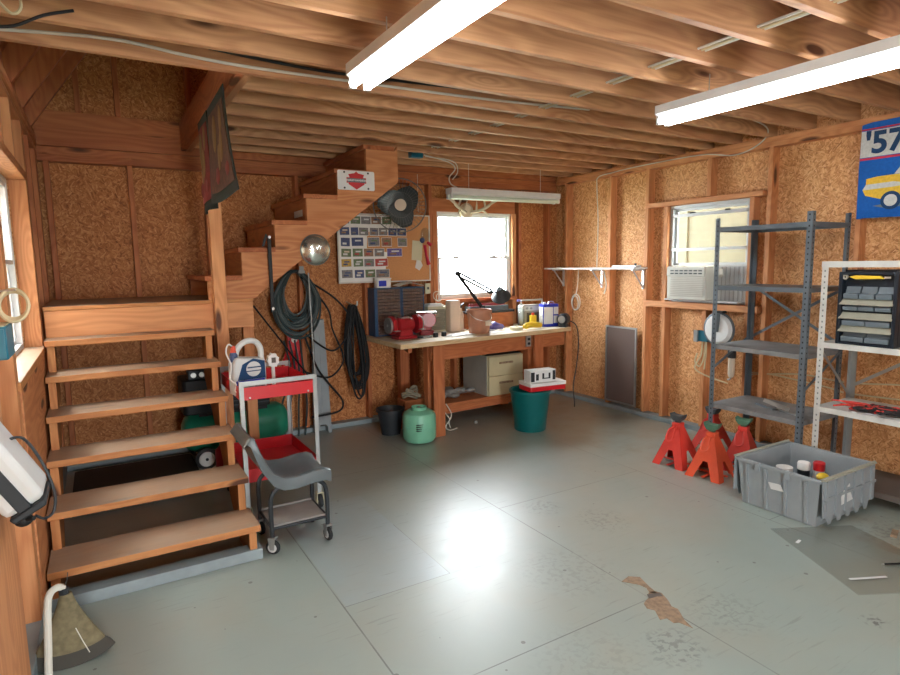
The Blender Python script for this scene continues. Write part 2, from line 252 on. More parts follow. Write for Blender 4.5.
# ------------------------------------------------------------------ geometry helpers
class B:
    def __init__(s): s.bm = bmesh.new(); s.mi = 0
    def _tag(s, faces):
        for f in faces: f.material_index = s.mi
        return s
    def m(s, i): s.mi = i; return s
    def box(s, x0, x1, y0, y1, z0, z1, rot=None, piv=None):
        n0 = len(s.bm.verts)
        c = Vector(((x0+x1)/2, (y0+y1)/2, (z0+z1)/2))
        vs = [Vector((x, y, z)) for x in (x0, x1) for y in (y0, y1) for z in (z0, z1)]
        if rot is not None:
            R_ = Euler(rot).to_matrix(); p = Vector(piv) if piv is not None else c
            vs = [R_ @ (v-p) + p for v in vs]
        V = [s.bm.verts.new(v) for v in vs]
        F = [(0, 1, 3, 2), (4, 6, 7, 5), (0, 4, 5, 1), (2, 3, 7, 6), (0, 2, 6, 4), (1, 5, 7, 3)]
        return s._tag([s.bm.faces.new([V[i] for i in f]) for f in F])
    def loft(s, rings, closed=True, caps=True):
        R_ = [[s.bm.verts.new(v) for v in r] for r in rings]; n = len(R_[0]); fs = []
        for a, b_ in zip(R_[:-1], R_[1:]):
            for i in range(n if closed else n-1):
                j = (i+1) % n
                fs.append(s.bm.faces.new((a[i], a[j], b_[j], b_[i])))
        if caps and closed:
            fs.append(s.bm.faces.new(R_[0][::-1])); fs.append(s.bm.faces.new(R_[-1]))
        return s._tag(fs)
    def cyl(s, p0, p1, r0, r1=None, n=16, caps=True):
        p0, p1 = Vector(p0), Vector(p1); r1 = r0 if r1 is None else r1
        return s.tube([p0, p1], [r0, r1], n, caps=caps)
    def tube(s, pts, r, n=8, closed=False, caps=True):
        pts = [Vector(p) for p in pts]; k = len(pts)
        rs = r if isinstance(r, (list, tuple)) else [r]*k
        rings = []; prev = None
        for i, p in enumerate(pts):
            if closed: t = pts[(i+1) % k]-pts[i-1]
            else: t = pts[min(i+1, k-1)]-pts[max(i-1, 0)]
            if t.length < 1e-9: t = Vector((0, 0, 1))
            t.normalize()
            if prev is None:
                a = Vector((0, 0, 1)) if abs(t.z) < .9 else Vector((1, 0, 0))
                u = t.cross(a).normalized()
            else:
                u = prev - t*prev.dot(t)
                u = u.normalized() if u.length > 1e-6 else t.orthogonal().normalized()
            prev = u; w = t.cross(u)
            rings.append([p+(u*math.cos(2*PI*j/n)+w*math.sin(2*PI*j/n))*rs[i] for j in range(n)])
        if closed:
            R_ = [[s.bm.verts.new(v) for v in q] for q in rings]; fs = []
            for a in range(k):
                A, C_ = R_[a], R_[(a+1) % k]
                for i in range(n): fs.append(s.bm.faces.new((A[i], A[(i+1) % n], C_[(i+1) % n], C_[i])))
            return s._tag(fs)
        return s.loft(rings, True, caps)
    def lathe(s, prof, c=(0, 0, 0), n=28, axis='z', caps=True):
        c = Vector(c); rings = []
        for r, h in prof:
            r = max(r, 1e-4)
            ring = []
            for j in range(n):
                a = 2*PI*j/n; x, y = r*math.cos(a), r*math.sin(a)
                ring.append(c+{'z': Vector((x, y, h)), 'x': Vector((h, x, y)), 'y': Vector((y, h, x))}[axis])
            rings.append(ring)
        return s.loft(rings, True, caps)
    def prism(s, poly, lo, hi, axis='z'):
        # poly in the plane of the two other axes: z->(x,y) y->(x,z) x->(y,z)
        def mk(p, h): return {'z': Vector((p[0], p[1], h)), 'y': Vector((p[0], h, p[1])), 'x': Vector((h, p[0], p[1]))}[axis]
        return s.loft([[mk(p, lo) for p in poly], [mk(p, hi) for p in poly]])
    def rbox(s, x0, x1, y0, y1, z0, z1, r=0.02, n=4, axis='z'):
        def rr(a0, a1, b0, b1):
            out = []
            for (cx, cy, st) in ((a1-r, b1-r, 0), (a0+r, b1-r, PI/2), (a0+r, b0+r, PI), (a1-r, b0+r, 1.5*PI)):
                for k in range(n+1): a = st+PI/2*k/n; out.append((cx+r*math.cos(a), cy+r*math.sin(a)))
            return out
        if axis == 'z': return s.prism(rr(x0, x1, y0, y1), z0, z1, 'z')
        if axis == 'y': return s.prism(rr(x0, x1, z0, z1), y0, y1, 'y')
        return s.prism(rr(y0, y1, z0, z1), x0, x1, 'x')
    def sphere(s, c, r, n=16, sq=(1, 1, 1)):
        prof = [(math.sin(PI*i/n)*r, -math.cos(PI*i/n)*r) for i in range(n+1)]
        rings = []
        c = Vector(c)
        for rr_, h in prof:
            rr_ = max(rr_, 1e-4)
            rings.append([c+Vector((rr_*math.cos(2*PI*j/(2*n))*sq[0], rr_*math.sin(2*PI*j/(2*n))*sq[1], h*sq[2])) for j in range(2*n)])
        return s.loft(rings)
def mk(name, b, mats, parent=None, bevel=0, smooth=True, loc=None, rot=None):
    bmesh.ops.recalc_face_normals(b.bm, faces=b.bm.faces)
    me = bpy.data.meshes.new(name); b.bm.to_mesh(me); b.bm.free()
    if not isinstance(mats, (list, tuple)): mats = [mats]
    for q in mats: me.materials.append(M[q] if isinstance(q, str) else q)
    if smooth:
        for p in me.polygons: p.use_smooth = True
        try: me.set_sharp_from_angle(angle=math.radians(35))
        except Exception: pass
    o = bpy.data.objects.new(name, me); COL.objects.link(o)
    if parent: o.parent = parent
    if loc: o.location = loc
    if rot: o.rotation_euler = rot
    if bevel:
        md = o.modifiers.new('bevel', 'BEVEL'); md.width = bevel; md.segments = 2; md.limit_method = 'ANGLE'
    return o
def tag(o, label, cat, group=None, kind=None):
    o['label'] = label; o['category'] = cat
    if group: o['group'] = group
    if kind: o['kind'] = kind
    return o
def thing(name, label, cat, loc=(0, 0, 0), rz=0, group=None):
    o = bpy.data.objects.new(name, None); COL.objects.link(o); o.empty_display_size = 0.1
    o.location = loc; o.rotation_euler = (0, 0, rz)
    return tag(o, label, cat, group)
def kids(o): return [c for c in COL.objects if c.parent == o]
def copytree(o, loc=None, rz=None, label=None, parent=None):
    c = o.copy(); COL.objects.link(c)
    if parent: c.parent = parent
    if loc is not None: c.location = loc
    if rz is not None: c.rotation_euler = (0, 0, rz)
    if label: c['label'] = label
    for ch in kids(o): copytree(ch, parent=c)
    return c
def struct(name, b, mats, **k):
    o = mk(name, b, mats, **k); o['kind'] = 'structure'; return o
def board(name, parent, x0, x1, y0, y1, z0, z1, kind='wood', bevel=0.003, mat=None):
    d = [x1-x0, y1-y0, z1-z0]; ax = 'xyz'[d.index(max(d))]
    return mk(name, B().box(x0, x1, y0, y1, z0, z1), mat or (kind+'_'+ax), parent, bevel=bevel)
def text_mesh(name, body, size, mat, parent, loc, rot, extrude=0.0008, ax='CENTER', bold=0.0):
    cu = bpy.data.curves.new(name, 'FONT'); cu.body = body; cu.size = size; cu.extrude = extrude; cu.align_x = ax; cu.align_y = 'CENTER'; cu.offset = bold
    t = bpy.data.objects.new(name+'_tmp', cu); COL.objects.link(t)
    dg = bpy.context.evaluated_depsgraph_get(); me = bpy.data.meshes.new_from_object(t.evaluated_get(dg))
    bpy.data.objects.remove(t); me.name = name
    me.materials.clear(); me.materials.append(M[mat])
    o = bpy.data.objects.new(name, me); COL.objects.link(o); o.parent = parent; o.location = loc; o.rotation_euler = rot
    return o
def spline(pts, k=8, closed=False):
    pts = [Vector(p) for p in pts]; out = []; n = len(pts)
    for i in range(n if closed else n-1):
        if closed: p0, p1, p2, p3 = pts[i-1], pts[i], pts[(i+1) % n], pts[(i+2) % n]
        else: p0, p1, p2, p3 = pts[max(i-1, 0)], pts[i], pts[i+1], pts[min(i+2, n-1)]
        for j in range(k):
            t = j/k
            out.append(0.5*((2*p1)+(-p0+p2)*t+(2*p0-5*p1+4*p2-p3)*t*t+(-p0+3*p1-3*p2+p3)*t**3))
    if not closed: out.append(pts[-1])
    return out

# ------------------------------------------------------------------ room shell
XL, XR, YB = -0.325, 4.74, 5.50          # inner stud faces
XLo, XRo, YBo = -0.415, 4.83, 5.59       # sheathing faces
ZP, ZJ, ZD = 2.49, 2.57, 2.80           # top plate, joist bottoms, deck underside
YF = -2.6                               # wall behind the camera
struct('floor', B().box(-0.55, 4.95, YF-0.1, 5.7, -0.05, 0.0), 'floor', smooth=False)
tag_ground = struct('ground', B().box(-9, 14, -12, 16, -0.4, -0.3), 'ground', smooth=False)

# back wall: window_1 opening X 3.11..4.10, z 1.22..2.15
w1 = (3.115, 4.095, 1.22, 2.15)
b = B()
b.box(XLo, w1[0], YBo, YBo+0.015, 0, 4.9); b.box(w1[1], XRo, YBo, YBo+0.015, 0, 4.9)
b.box(w1[0], w1[1], YBo, YBo+0.015, 0, w1[2]); b.box(w1[0], w1[1], YBo, YBo+0.015, w1[3], 4.9)
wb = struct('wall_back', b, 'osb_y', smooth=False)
for x in (-0.29, 0.27, 0.84, 1.62, 2.28, 2.80, 3.02, 4.19, 4.62):
    board('stud', wb, x, x+0.038, YB, YBo, 0.05, ZP, 'red')
for x in (3.3, 3.6, 3.9): board('cripple_stud', wb, x, x+0.038, YB, YBo, 0.05, w1[2]-0.04, 'red')
for x in (3.3, 3.7): board('cripple_stud', wb, x, x+0.038, YB, YBo, w1[3]+.14, ZP, 'red')
board('sill_plate', wb, XL, XR, YB-0.012, YBo, 0, 0.045, mat='kerb')
board('header', wb, 3.06, 4.15, YB+0.02, YBo, w1[3]+0.0, w1[3]+0.14, 'red')
board('window_sill', wb, 3.06, 4.15, YB-0.02, YBo, w1[2]-0.04, w1[2], 'red')
board('jack_stud', wb, 3.06, 3.113, YB-0.003, YBo, 0.05, w1[3]+0.0, 'red')
board('jack_stud', wb, 4.097, 4.15, YB-0.003, YBo, 0.05, w1[3]+0.0, 'wood')
board('top_plate', wb, XL, XR, YB-0.005, YBo, ZP-0.07, ZP-0.02, 'red')
board('top_plate', wb, XL, XR, YB, YBo, ZP-0.02, ZP+0.04, 'red')
board('rim_board', wb, XL, XR, YB+0.01, YBo, ZP+0.045, ZP+0.18, 'red')
board('rim_board', wb, XL, XR, YB+0.02, YBo, ZP+0.18, 2.80, 'red')
for x in (-0.05, 0.22, 0.75): board('stud', wb, x, x+0.038, YB+0.01, YBo, 2.80, 4.7, 'red')

# right wall: window_2 opening Y 3.06..3.88, z 1.21..2.11
w2 = (3.06, 3.88, 1.205, 2.11)
b = B()
b.box(XRo, XRo+0.015, YF, w2[0], 0, 2.9); b.box(XRo, XRo+0.015, w2[1], YBo, 0, 2.9)
b.box(XRo, XRo+0.015, w2[0], w2[1], 0, w2[2]); b.box(XRo, XRo+0.015, w2[0], w2[1], w2[3], 2.9)
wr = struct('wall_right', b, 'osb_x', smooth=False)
for y in (5.30, 4.62, 4.12, 2.87, 2.20, 1.60, 0.99, 0.38, -0.23, -0.84, -1.45, -2.06):
    board('stud', wr, XR, XRo, y, y+0.038, 0.05, ZP)
board('jack_stud', wr, XR, XRo, 3.885, 3.925, 0.05, w2[3])
board('jack_stud', wr, XR, XRo, 3.015, 3.055, 0.05, w2[3])
board('window_header', wr, XR-0.02, XRo, 2.93, 4.13, w2[3]+0.002, w2[3]+0.045)
board('window_apron', wr, XR-0.022, XRo, 2.93, 4.13, w2[2]-0.06, w2[2]-0.002)
for y in (3.43,): board('cripple_stud', wr, XR, XRo, y, y+0.038, 0.05, w2[2]-0.06)
for y in (3.43,): board('cripple_stud', wr, XR, XRo, y, y+0.038, w2[3]+0.05, ZP)
board('sill_plate', wr, XR-0.012, XRo, 1.0, YB, 0, 0.045, mat='kerb')
board('sill_plate', wr, XR-0.012, XRo, YF, 1.0, 0, 0.045, 'red')
board('top_plate', wr, XR, XRo, YF, YB, ZP, ZP+0.04)
board('top_plate', wr, XR, XRo, YF, YB, ZP+0.04, ZP+0.08)

# left wall: window_3 opening Y 3.10..4.42, z 1.14..2.14
w3 = (3.12, 4.42, 1.13, 2.14)
b = B()
b.box(XLo-0.015, XLo, 0.9, w3[0], 0, 2.9); b.box(XLo-0.015, XLo, w3[1], YBo, 0, 2.9)
b.box(XLo-0.015, XLo, w3[0], w3[1], 0, w3[2]); b.box(XLo-0.015, XLo, w3[0], w3[1], w3[3], 2.9)
wl = struct('wall_left', b, 'osb_x', smooth=False)
board('corner_post', wl, XLo, XL+0.01, 1.90, 2.47, 0.08, ZP)
board('stud', wl, XLo, XL, 3.00, 3.045, 0.08, ZP)
board('jack_stud', wl, XLo, XL, 3.05, 3.09, 0.08, w3[3])
board('stud', wl, XLo, XL, 4.44, 4.55, 0.08, ZP); board('stud', wl, XLo, XL, 4.9, 4.94, 0.08, ZP, 'red'); board('stud', wl, XLo, XL, 5.40, 5.49, 0.08, ZP, 'red')
for y in (3.45, 3.9): board('cripple_stud', wl, XLo, XL, y, y+0.04, w3[3]+0.05, ZP)
for y in (3.13, 3.55, 3.97, 4.38): board('cripple_stud', wl, XLo, XL, y, y+0.04, 0.08, w3[2]-0.04)
board('wall_panel', wl, XL-0.004, XL+0.008, 3.09, 4.44, 0.08, w3[2]-0.045)
board('window_stool', wl, XLo, XL+0.012, 3.05, 4.47, w3[2]-0.04, w3[2], 'stair')
board('window_header', wl, XLo, XL, 3.05, 4.47, w3[3], w3[3]+0.05)
board('top_plate', wl, XLo, XL, 1.9, YB, ZP, ZP+0.035); board('top_plate', wl, XLo+0.03, XL+0.01, 1.9, YB, ZP+0.05, ZP+0.10)
board('sill_plate', wl, XLo, XL+0.0, 1.2, YB, 0, 0.08, mat='kerb')

# wall behind the camera, with the open doorway the photo is taken from
b = B()
b.box(-1.6, 0.2, YF-0.1, YF, 0, 2.9); b.box(1.0, XRo, YF-0.1, YF, 0, 2.9); b.box(0.2, 1.0, YF-0.1, YF, 1.9, 2.9)
struct('wall_front', b, 'osb_y', smooth=False)
struct('wall_side', B().box(-1.6, -1.5, YF, 0.9, 0, 2.9).box(-1.5, -0.3, 0.85, 0.9, 0, 2.9), 'osb_x', smooth=False)
struct('trim_1', B().box(-1.6, XL-.1, YF, 0.9, -0.05, 0.0), 'floor', smooth=False)

# ceiling: decking over joists, open stairwell at X<0.7 behind Y 3.24
XS = 0.72
b = B()
b.box(XS, XRo+0.015, 3.24, YBo, ZD, ZD+0.02); b.box(-1.6, XRo+0.015, YF-0.1, 3.24, ZD, ZD+0.02)
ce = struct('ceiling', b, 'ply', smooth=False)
y = 3.24
board('joist', ce, XL-0.09, XR+0.09, 3.205, 3.243, ZJ, ZD-0.001, 'joist')
k = 0; y = 2.90
while y > YF:
    board('joist', ce, (XL-0.09 if y > .9 else -1.5), XR+0.09, y, y+0.038, ZJ, ZD-0.001, 'joist', bevel=0.002); y -= 0.305
for i in range(7):
    y = 3.475+0.305*i
    board('joist', ce, XS+0.04, XR+0.09, y, y+0.038, ZJ, ZD-0.001, 'joist', bevel=0.002)
board('trimmer', ce, XS-0.038, XS, 3.243, YBo-.05, ZJ, ZD, 'red')
board('joist', ce, XS, XS+.04, 3.243, YBo-.05, ZJ, ZD, 'joist')
# roof over the stairwell and upper floor
b = B()
b.prism([(XLo-0.12, 2.60), (XLo-0.12, 2.63), (0.95, 4.83), (5.0, 5.0), (5.0, 4.97), (0.97, 4.79)], 1.9, YBo+0.015, 'y')
b.box(5.0, 5.02, 1.9, YBo+.015, 2.8, 5.0).box(-0.5, 5.0, 1.88, 1.9, 2.8, 5.0)
rf = struct('ceiling_upper', b, 'red_y', smooth=False)
for y in (3.0, 3.61, 4.22, 4.83, 5.40):
    mk('rafter', B().prism([(XLo-0.08, 2.60), (0.95, 4.77), (1.05, 4.68), (XLo+0.05, 2.60)], y, y+0.04, 'y'), 'red_z', rf)
struct('trim_2', B().box(-0.40, -0.36, 1.9, YBo, 2.58, 2.80), 'red_y', smooth=False)

# ------------------------------------------------------------------ windows
def window(name, cx, cy, z0, z1, w, axis, sash_z, frame='white', inset=0.05, sash=True):
    # axis: wall normal axis. local build straight in world space
    b = B(); t = 0.03
    def bx(a0, a1, n0, n1, q0, q1):
        if axis == 'y': b.box(cx+a0, cx+a1, cy+n0, cy+n1, q0, q1)
        else: b.box(cx+n0, cx+n1, cy+a0, cy+a1, q0, q1)
    h = w/2
    bx(-h, h, 0, 0.06, z0, z0+t); bx(-h, h, 0, 0.06, z1-t, z1); bx(-h, -h+t, 0, 0.06, z0+t, z1-t); bx(h-t, h, 0, 0.06, z0+t, z1-t)
    o = struct(name, b, frame, bevel=0.002)
    def sashp(za, zb, n0):
        nonlocal b
        b = B(); s = 0.024; g = 0.022
        bx(-h+t, h-t, n0, n0+g, za, za+s); bx(-h+t, h-t, n0, n0+g, zb-s, zb); bx(-h+t, -h+t+s, n0, n0+g, za+s, zb-s); bx(h-t-s, h-t, n0, n0+g, za+s, zb-s)
        so = mk('sash', b, frame, o)
        b = B(); bx(-h+t+s, h-t-s, n0+0.008, n0+0.012, za+s, zb-s); mk('pane', b, 'pane', so, smooth=False)
        return so
    sashp(sash_z-0.012, z1-t, 0.032)
    if sash:
        lo = sashp(z0+t, sash_z+0.012, 0.006)
        b = B()
        for q in (-0.25*w, 0.25*w): bx(q-0.03, q+0.03, -0.012, 0.006, sash_z+0.012, sash_z+0.024)
        mk('sash_lock', b, 'wire_grey', lo)
    return o
window('window_1', (w1[0]+w1[1])/2, YB+0.035, w1[2], w1[3], w1[1]-w1[0], 'y', 1.66)
win2 = window('window_2', XR+0.035, (w2[0]+w2[1])/2, w2[2], w2[3], w2[1]-w2[0], 'x', 1.56, 'aluminium', sash=False)
b = B(); b.box(XR+0.03, XR+0.05, w2[0]+.03, w2[1]-.03, 2.00, 2.03).box(XR+0.03, XR+0.045, w2[0]+.03, w2[1]-.03, 1.685, 1.71)
mk('sash_rail', b, 'aluminium', win2)
b = B(); b.box(XR+0.025, XR+0.03, 3.25, 3.30, 2.025, 2.04).box(XR+0.025, XR+0.03, 3.60, 3.66, 2.025, 2.04); mk('sash_latch', b, 'black', win2)
window('window_3', -0.48, (w3[0]+w3[1])/2, w3[2], w3[3], w3[1]-w3[0], 'x', 1.65)
# added pale wall outside the left window, cuts sky light on the landing
tag(mk('sky_screen_wall', B().box(-1.75, -1.60, 1.0, 9.0, -0.3, 3.6), 'white_paint', smooth=False), 'pale screen wall added outside the left window to cut sky light', 'wall')
# neighbouring cream metal-clad wall outside the right window
b = B(); b.box(5.9, 6.0, 0.5, 7.5, -0.3, 4.2)
for i in range(9): b.box(5.885, 5.9, 0.55+i*0.8, 0.60+i*0.8, -0.3, 4.2)
tag(mk('shed_wall', b, 'outside_cream', smooth=False), 'cream ribbed metal shed wall seen through the air conditioner window', 'wall')
portal('portal_back', ((w1[0]+w1[1])/2, YBo+0.03, (w1[2]+w1[3])/2), (-PI/2, 0, 0), 1.0, 0.95)
portal('portal_right', (XRo+0.03, 3.47, 1.66), (0, PI/2, 0), 0.95, 0.85)
portal('portal_left', (XLo-0.03, 3.77, 1.64), (0, -PI/2, 0), 1.05, 1.3)
portal('portal_door', (0.6, YF-0.12, 0.95), (PI/2, 0, 0), 0.8, 1.9)

# ------------------------------------------------------------------ fluorescent fixtures
def strip_light(name, label, x, y0, y1, ztop, on=True, group=None, rz=0):
    t = thing(name, label, 'light', (x, (y0+y1)/2, ztop), rz, group); L = (y1-y0)/2
    b = B().prism([(-0.058, 0), (-0.058, -0.046), (-0.042, -0.060), (0.042, -0.060), (0.058, -0.046), (0.058, 0)], -L, L, 'y')
    mk('housing', b, 'white', t, smooth=False)
    if on:
        for e in (-0.75*L, 0, 0.75*L): mk('hanger', B().cyl((0, e, 0), (0, e, 0.10), 0.003, n=6), 'steel', t)
    for sx in (-0.034, 0.034):
        mk('tube', B().cyl((sx, -L+0.02, -0.083), (sx, L-0.02, -0.083), 0.018, n=20), 'tube' if on else 'tube_off', t)
        for e in (-1, 1):
            mk('socket', B().box(sx-0.014, sx+0.014, e*(L-0.012)-0.01, e*(L-0.012)+0.01, -0.102, -0.0595), 'white', t)
    return t
strip_light('fluorescent_light', 'lit white twin-tube ceiling light at the upper centre, left of the other lit one', 1.058, 0.107, 2.547, 2.47, group='lit ceiling tubes')
strip_light('fluorescent_light', 'lit white twin-tube ceiling light at the upper right above the shelving', 2.857, -0.036, 2.404, 2.47, group='lit ceiling tubes')
t = strip_light('hanging_light', 'unlit pale green twin-tube light hanging in front of the bright back window', 0, -0.68, 0.68, 0, on=False)
t.location = (3.66, 5.02, 2.325); t.rotation_euler = (0, 0, PI/2)
for e in (-0.45, 0.45): mk('hanging_chain', B().cyl((0, e, 0), (0, e, 0.246), 0.0022, n=6), 'cable_white', t)

# ------------------------------------------------------------------ stairs
RISE, RUN = 1.37/7, 0.26
st = thing('staircase', 'lower flight of open wooden stairs with dusty treads at the left wall', 'stairs', (-0.31, 3.20, 0))
x0, x1 = 0.0, 0.975
for i in range(6):
    z = RISE*(i+1); yy = (0.0, 0.25, 0.51, 0.73, 0.93, 1.10)[i]
    mk('tread', B().box(x0, x1, yy, min(yy+0.285, 1.295), z-0.038, z), 'stair_x', st, bevel=0.004)
def sawtooth(a, bx_):
    # stringer outline in y,z
    ys = (0.0, 0.25, 0.51, 0.73, 0.93, 1.10, 1.295)
    pts = [(0.012, 0)]
    for i in range(6):
        z = RISE*(i+1)-0.038; pts += [(ys[i]+0.012, z), (ys[i+1]+0.012, z)]
    pts += [(1.295, RISE*6+0.0), (1.295, RISE*4.3), (0.30, 0)]
    return B().prism(pts, a, bx_, 'x')
mk('stringer', sawtooth(0.012, 0.05), 'stair_z', st); mk('stringer', sawtooth(0.915, 0.953), 'stair_z', st)
mk('foot_plate', B().box(0.0, 0.98, 0.0, 0.09, 0.0, 0.06), 'kerb', st, bevel=0.003)
la = thing('stair_landing', 'wooden stair landing box between lower and upper flights', 'landing', (-0.315, 4.50, 0))
mk('deck', B().box(0.0, 1.29, 0.0, 0.99, 1.345, 1.37), 'stair_x', la, bevel=0.003)
mk('rim_board', B().box(0.005, 1.29, 0.004, 0.042, 1.16, 1.344), 'wood_x', la, bevel=0.003)
for x in (0.01, 0.60, 1.24): mk('joist', B().box(x, x+0.038, 0.044, 0.99, 1.18, 1.344), 'wood_y', la)
mk('joist', B().box(0.05, 0.59, 0.30, 0.338, 1.10, 1.18), 'wood_x', la)
mk('post', B().box(1.22, 1.295, 0.06, 0.13, 0.0, 1.16), 'wood_z', la, bevel=0.003)
po = tag(mk('support_post', B().box(-0.042, 0.042, -0.042, 0.042, 0, 1.2+1.37), 'wood_z', bevel=0.004, loc=(0.735, 4.45, 0)), 'square wooden post rising from floor to ceiling beam at the landing', 'post')
up = thing('upper_staircase', 'upper flight of wooden stairs climbing right along the back wall', 'stairs', (0.67, 4.50, 1.37))
def upper_stringer(y0, y1):
    pts = [(0.0, 0.0)]
    x = 0.0
    for i in range(6):
        z = 0.17+0.202*i-0.035
        pts += [(x, z), (x+(0.24 if i == 0 else 0.25), z)]; x = pts[-1][0]
    pts += [(x+0.03, 1.19), (x+0.03, 0.90), (0.34, 0.02), (0.34, 0.0)]
    return B().prism(pts, y0, y1, 'y')
mk('stringer', upper_stringer(0.0, 0.038), 'wood_x', up, bevel=0.003)
mk('stringer', upper_stringer(0.90, 0.938), 'red_x', up)
x = 0.0
for i in range(6):
    z = 0.17+0.202*i; x1 = x+(0.24 if i == 0 else 0.25)
    mk('tread', B().box(x-0.02, x1, 0.0, 0.95, z-0.034, z), 'red_y', up, bevel=0.003)
    if i < 5: mk('riser', B().box(x1, x1+0.018, 0.039, 0.899, z, z+0.167), 'red_y', up)
    x = x1
# scrap of white sheet stuck on a riser
tag(mk('card', B().box(0, 0.002, 0, 0.22, 0, 0.05), 'paper', loc=(0.67+0.738-.003, 4.60, 1.37+0.615), rot=(0.0, 0, 0)), 'small white card stuck on an upper stair riser', 'card')

# ------------------------------------------------------------------ workbench and what stands on it
BZ = 0.90
wbn = thing('workbench', 'long wooden workbench below the bright back window', 'workbench', (2.24, 4.64, 0))
def bl(x, y): return (x-2.24, y-4.64)
mk('bench_top', B().prism([bl(2.24, 4.64), bl(4.36, 4.80), bl(4.36, 5.49), bl(2.24, 5.49)], BZ-0.042, BZ, 'z'), 'bench_top', wbn, bevel=0.003)
mk('apron', B().prism([bl(2.58, 4.715), bl(4.30, 4.84), bl(4.30, 4.88), bl(2.58, 4.755)], BZ-0.19, BZ-0.043, 'z'), 'red_x', wbn, bevel=0.003)
mk('apron', B().prism([bl(2.34, 4.70), bl(2.38, 4.70), bl(2.60, 5.46), bl(2.56, 5.46)], BZ-0.09, BZ-0.043, 'z'), 'red_y', wbn, bevel=0.003)
for (x, y) in ((2.58, 4.665), (3.83, 4.76), (2.58, 5.36), (3.83, 5.36)):
    px, py = bl(x, y); z1 = BZ-0.043 if y < 5 else BZ-0.043
    b = B().box(px, px+0.10, py-0.0, py+0.022, 0, z1) if y < 5 else B().box(px, px+0.1, py, py+0.09, 0, z1)
    if y < 5: b = B().box(px, px+0.115, py, py+0.024, 0, z1); 
    mk('leg', b, 'red_z', wbn, bevel=0.003)
    if y < 5: mk('leg', B().box(px+0.0, px+0.115, py+0.115, py+0.20, 0, BZ-0.043), 'red_z', wbn, bevel=0.003)
SZ = 0.235
mk('lower_shelf', B().prism([bl(2.64, 4.90), bl(4.0, 4.97), bl(4.0, 5.44), bl(2.64, 5.44)], SZ-0.03, SZ, 'z'), 'red_x', wbn, bevel=0.003)
mk('shelf_cleat', B().prism([bl(2.64, 4.90), bl(4.0, 4.97), bl(4.0, 5.01), bl(2.64, 4.94)], SZ-0.10, SZ-0.031, 'z'), 'red_x', wbn)
# electric outlet on the bench apron
o = tag(mk('power_outlet', B().box(0, 0.06, -0.02, 0.0, -0.06, 0.05), 'galv', bevel=0.004, loc=(3.735, 4.795, 0.80)), 'grey metal power outlet box on the workbench apron', 'outlet')
for dz in (-0.028, 0.018): mk('socket', B().rbox(0.014, 0.046, -0.024, -0.0201, dz-0.013, dz+0.013, 0.008, axis='y'), 'dark_plastic', o)

# parts cabinets with many small drawers
def cabinet(name, label, x, y, w, h, cols, rows, rz=0):
    t = thing(name, label, 'cabinet', (x, y, BZ), rz, None)
    d = 0.16; fr = 0.012
    b = B().box(0, fr, 0, d, 0, h).box(w-fr, w, 0, d, 0, h).box(fr, w-fr, 0, d, 0, fr).box(fr, w-fr, 0, d, h-fr, h).box(fr, w-fr, d-0.01, d, fr, h-fr)
    if cols > 3: b.box(-0.022, 0, -0.004, d, 0, h)
    mk('cabinet_body', b, 'cab_blue', t, bevel=0.0015)
    cw = (w-2*fr)/cols; rh = (h-2*fr)/rows; proto = None
    for i in range(cols):
        for j in range(rows):
            X, Z = fr+cw*i+0.002, fr+rh*j+0.002
            if proto is None:
                proto = mk('drawer', B().box(0, cw-0.004, 0.004, 0.13, 0, rh-0.005).box(cw/2-0.012, cw/2+0.008, -0.006, 0.0041, rh*0.35, rh*0.5), 'drawer', t, loc=(X, 0, Z))
            else:
                c = proto.copy(); COL.objects.link(c); c.parent = t; c.location = (X, 0, Z)
    return t
cabinet('parts_cabinet', 'blue many-drawer parts cabinet, left of the pair on the workbench', 2.315, 5.31, 0.27, 0.475, 4, 14)
cabinet('parts_cabinet', 'narrower blue parts cabinet, right of the pair on the workbench', 2.592, 5.31, 0.25, 0.475, 3, 14)
def sheetpaper(name, label, cx, cy, z, w, d, rz, mat='paper', cat='paper', bend=0.02, tilt=(0, 0)):
    b = B(); n = 6; top = []; 
    for k, dz in ((0, 0), (1, 0.002)):
        pass
    rings = []
    for i in range(n+1):
        u = -w/2+w*i/n; zz = bend*math.sin(PI*i/n)
        rings.append([(u, -d/2, zz), (u, d/2, zz+bend*.3), (u, d/2, zz+bend*.3+0.002), (u, -d/2, zz+0.002)])
    b.loft(rings)
    o = mk(name, b, mat, loc=(cx, cy, z), rot=(tilt[0], tilt[1], rz)); return tag(o, label, cat)
sheetpaper('paper_bag', 'crumpled white paper lying on top of the blue parts cabinets', 2.70, 5.38, BZ+0.482, 0.30, 0.12, 0.1, bend=0.03)
t = thing('plastic_tub', 'white plastic tub with blue label on the left parts cabinet', 'tub', (2.41, 5.37, BZ+0.476))
mk('tub', B().rbox(-0.075, 0.075, -0.05, 0.05, 0, 0.085, 0.02), 'white', t); mk('lid', B().rbox(-0.08, 0.08, -0.055, 0.055, 0.085, 0.095, 0.02), 'white', t)
mk('label', B().box(-0.06, 0.02, -0.052, -0.050, 0.015, 0.07), 'blue', t)
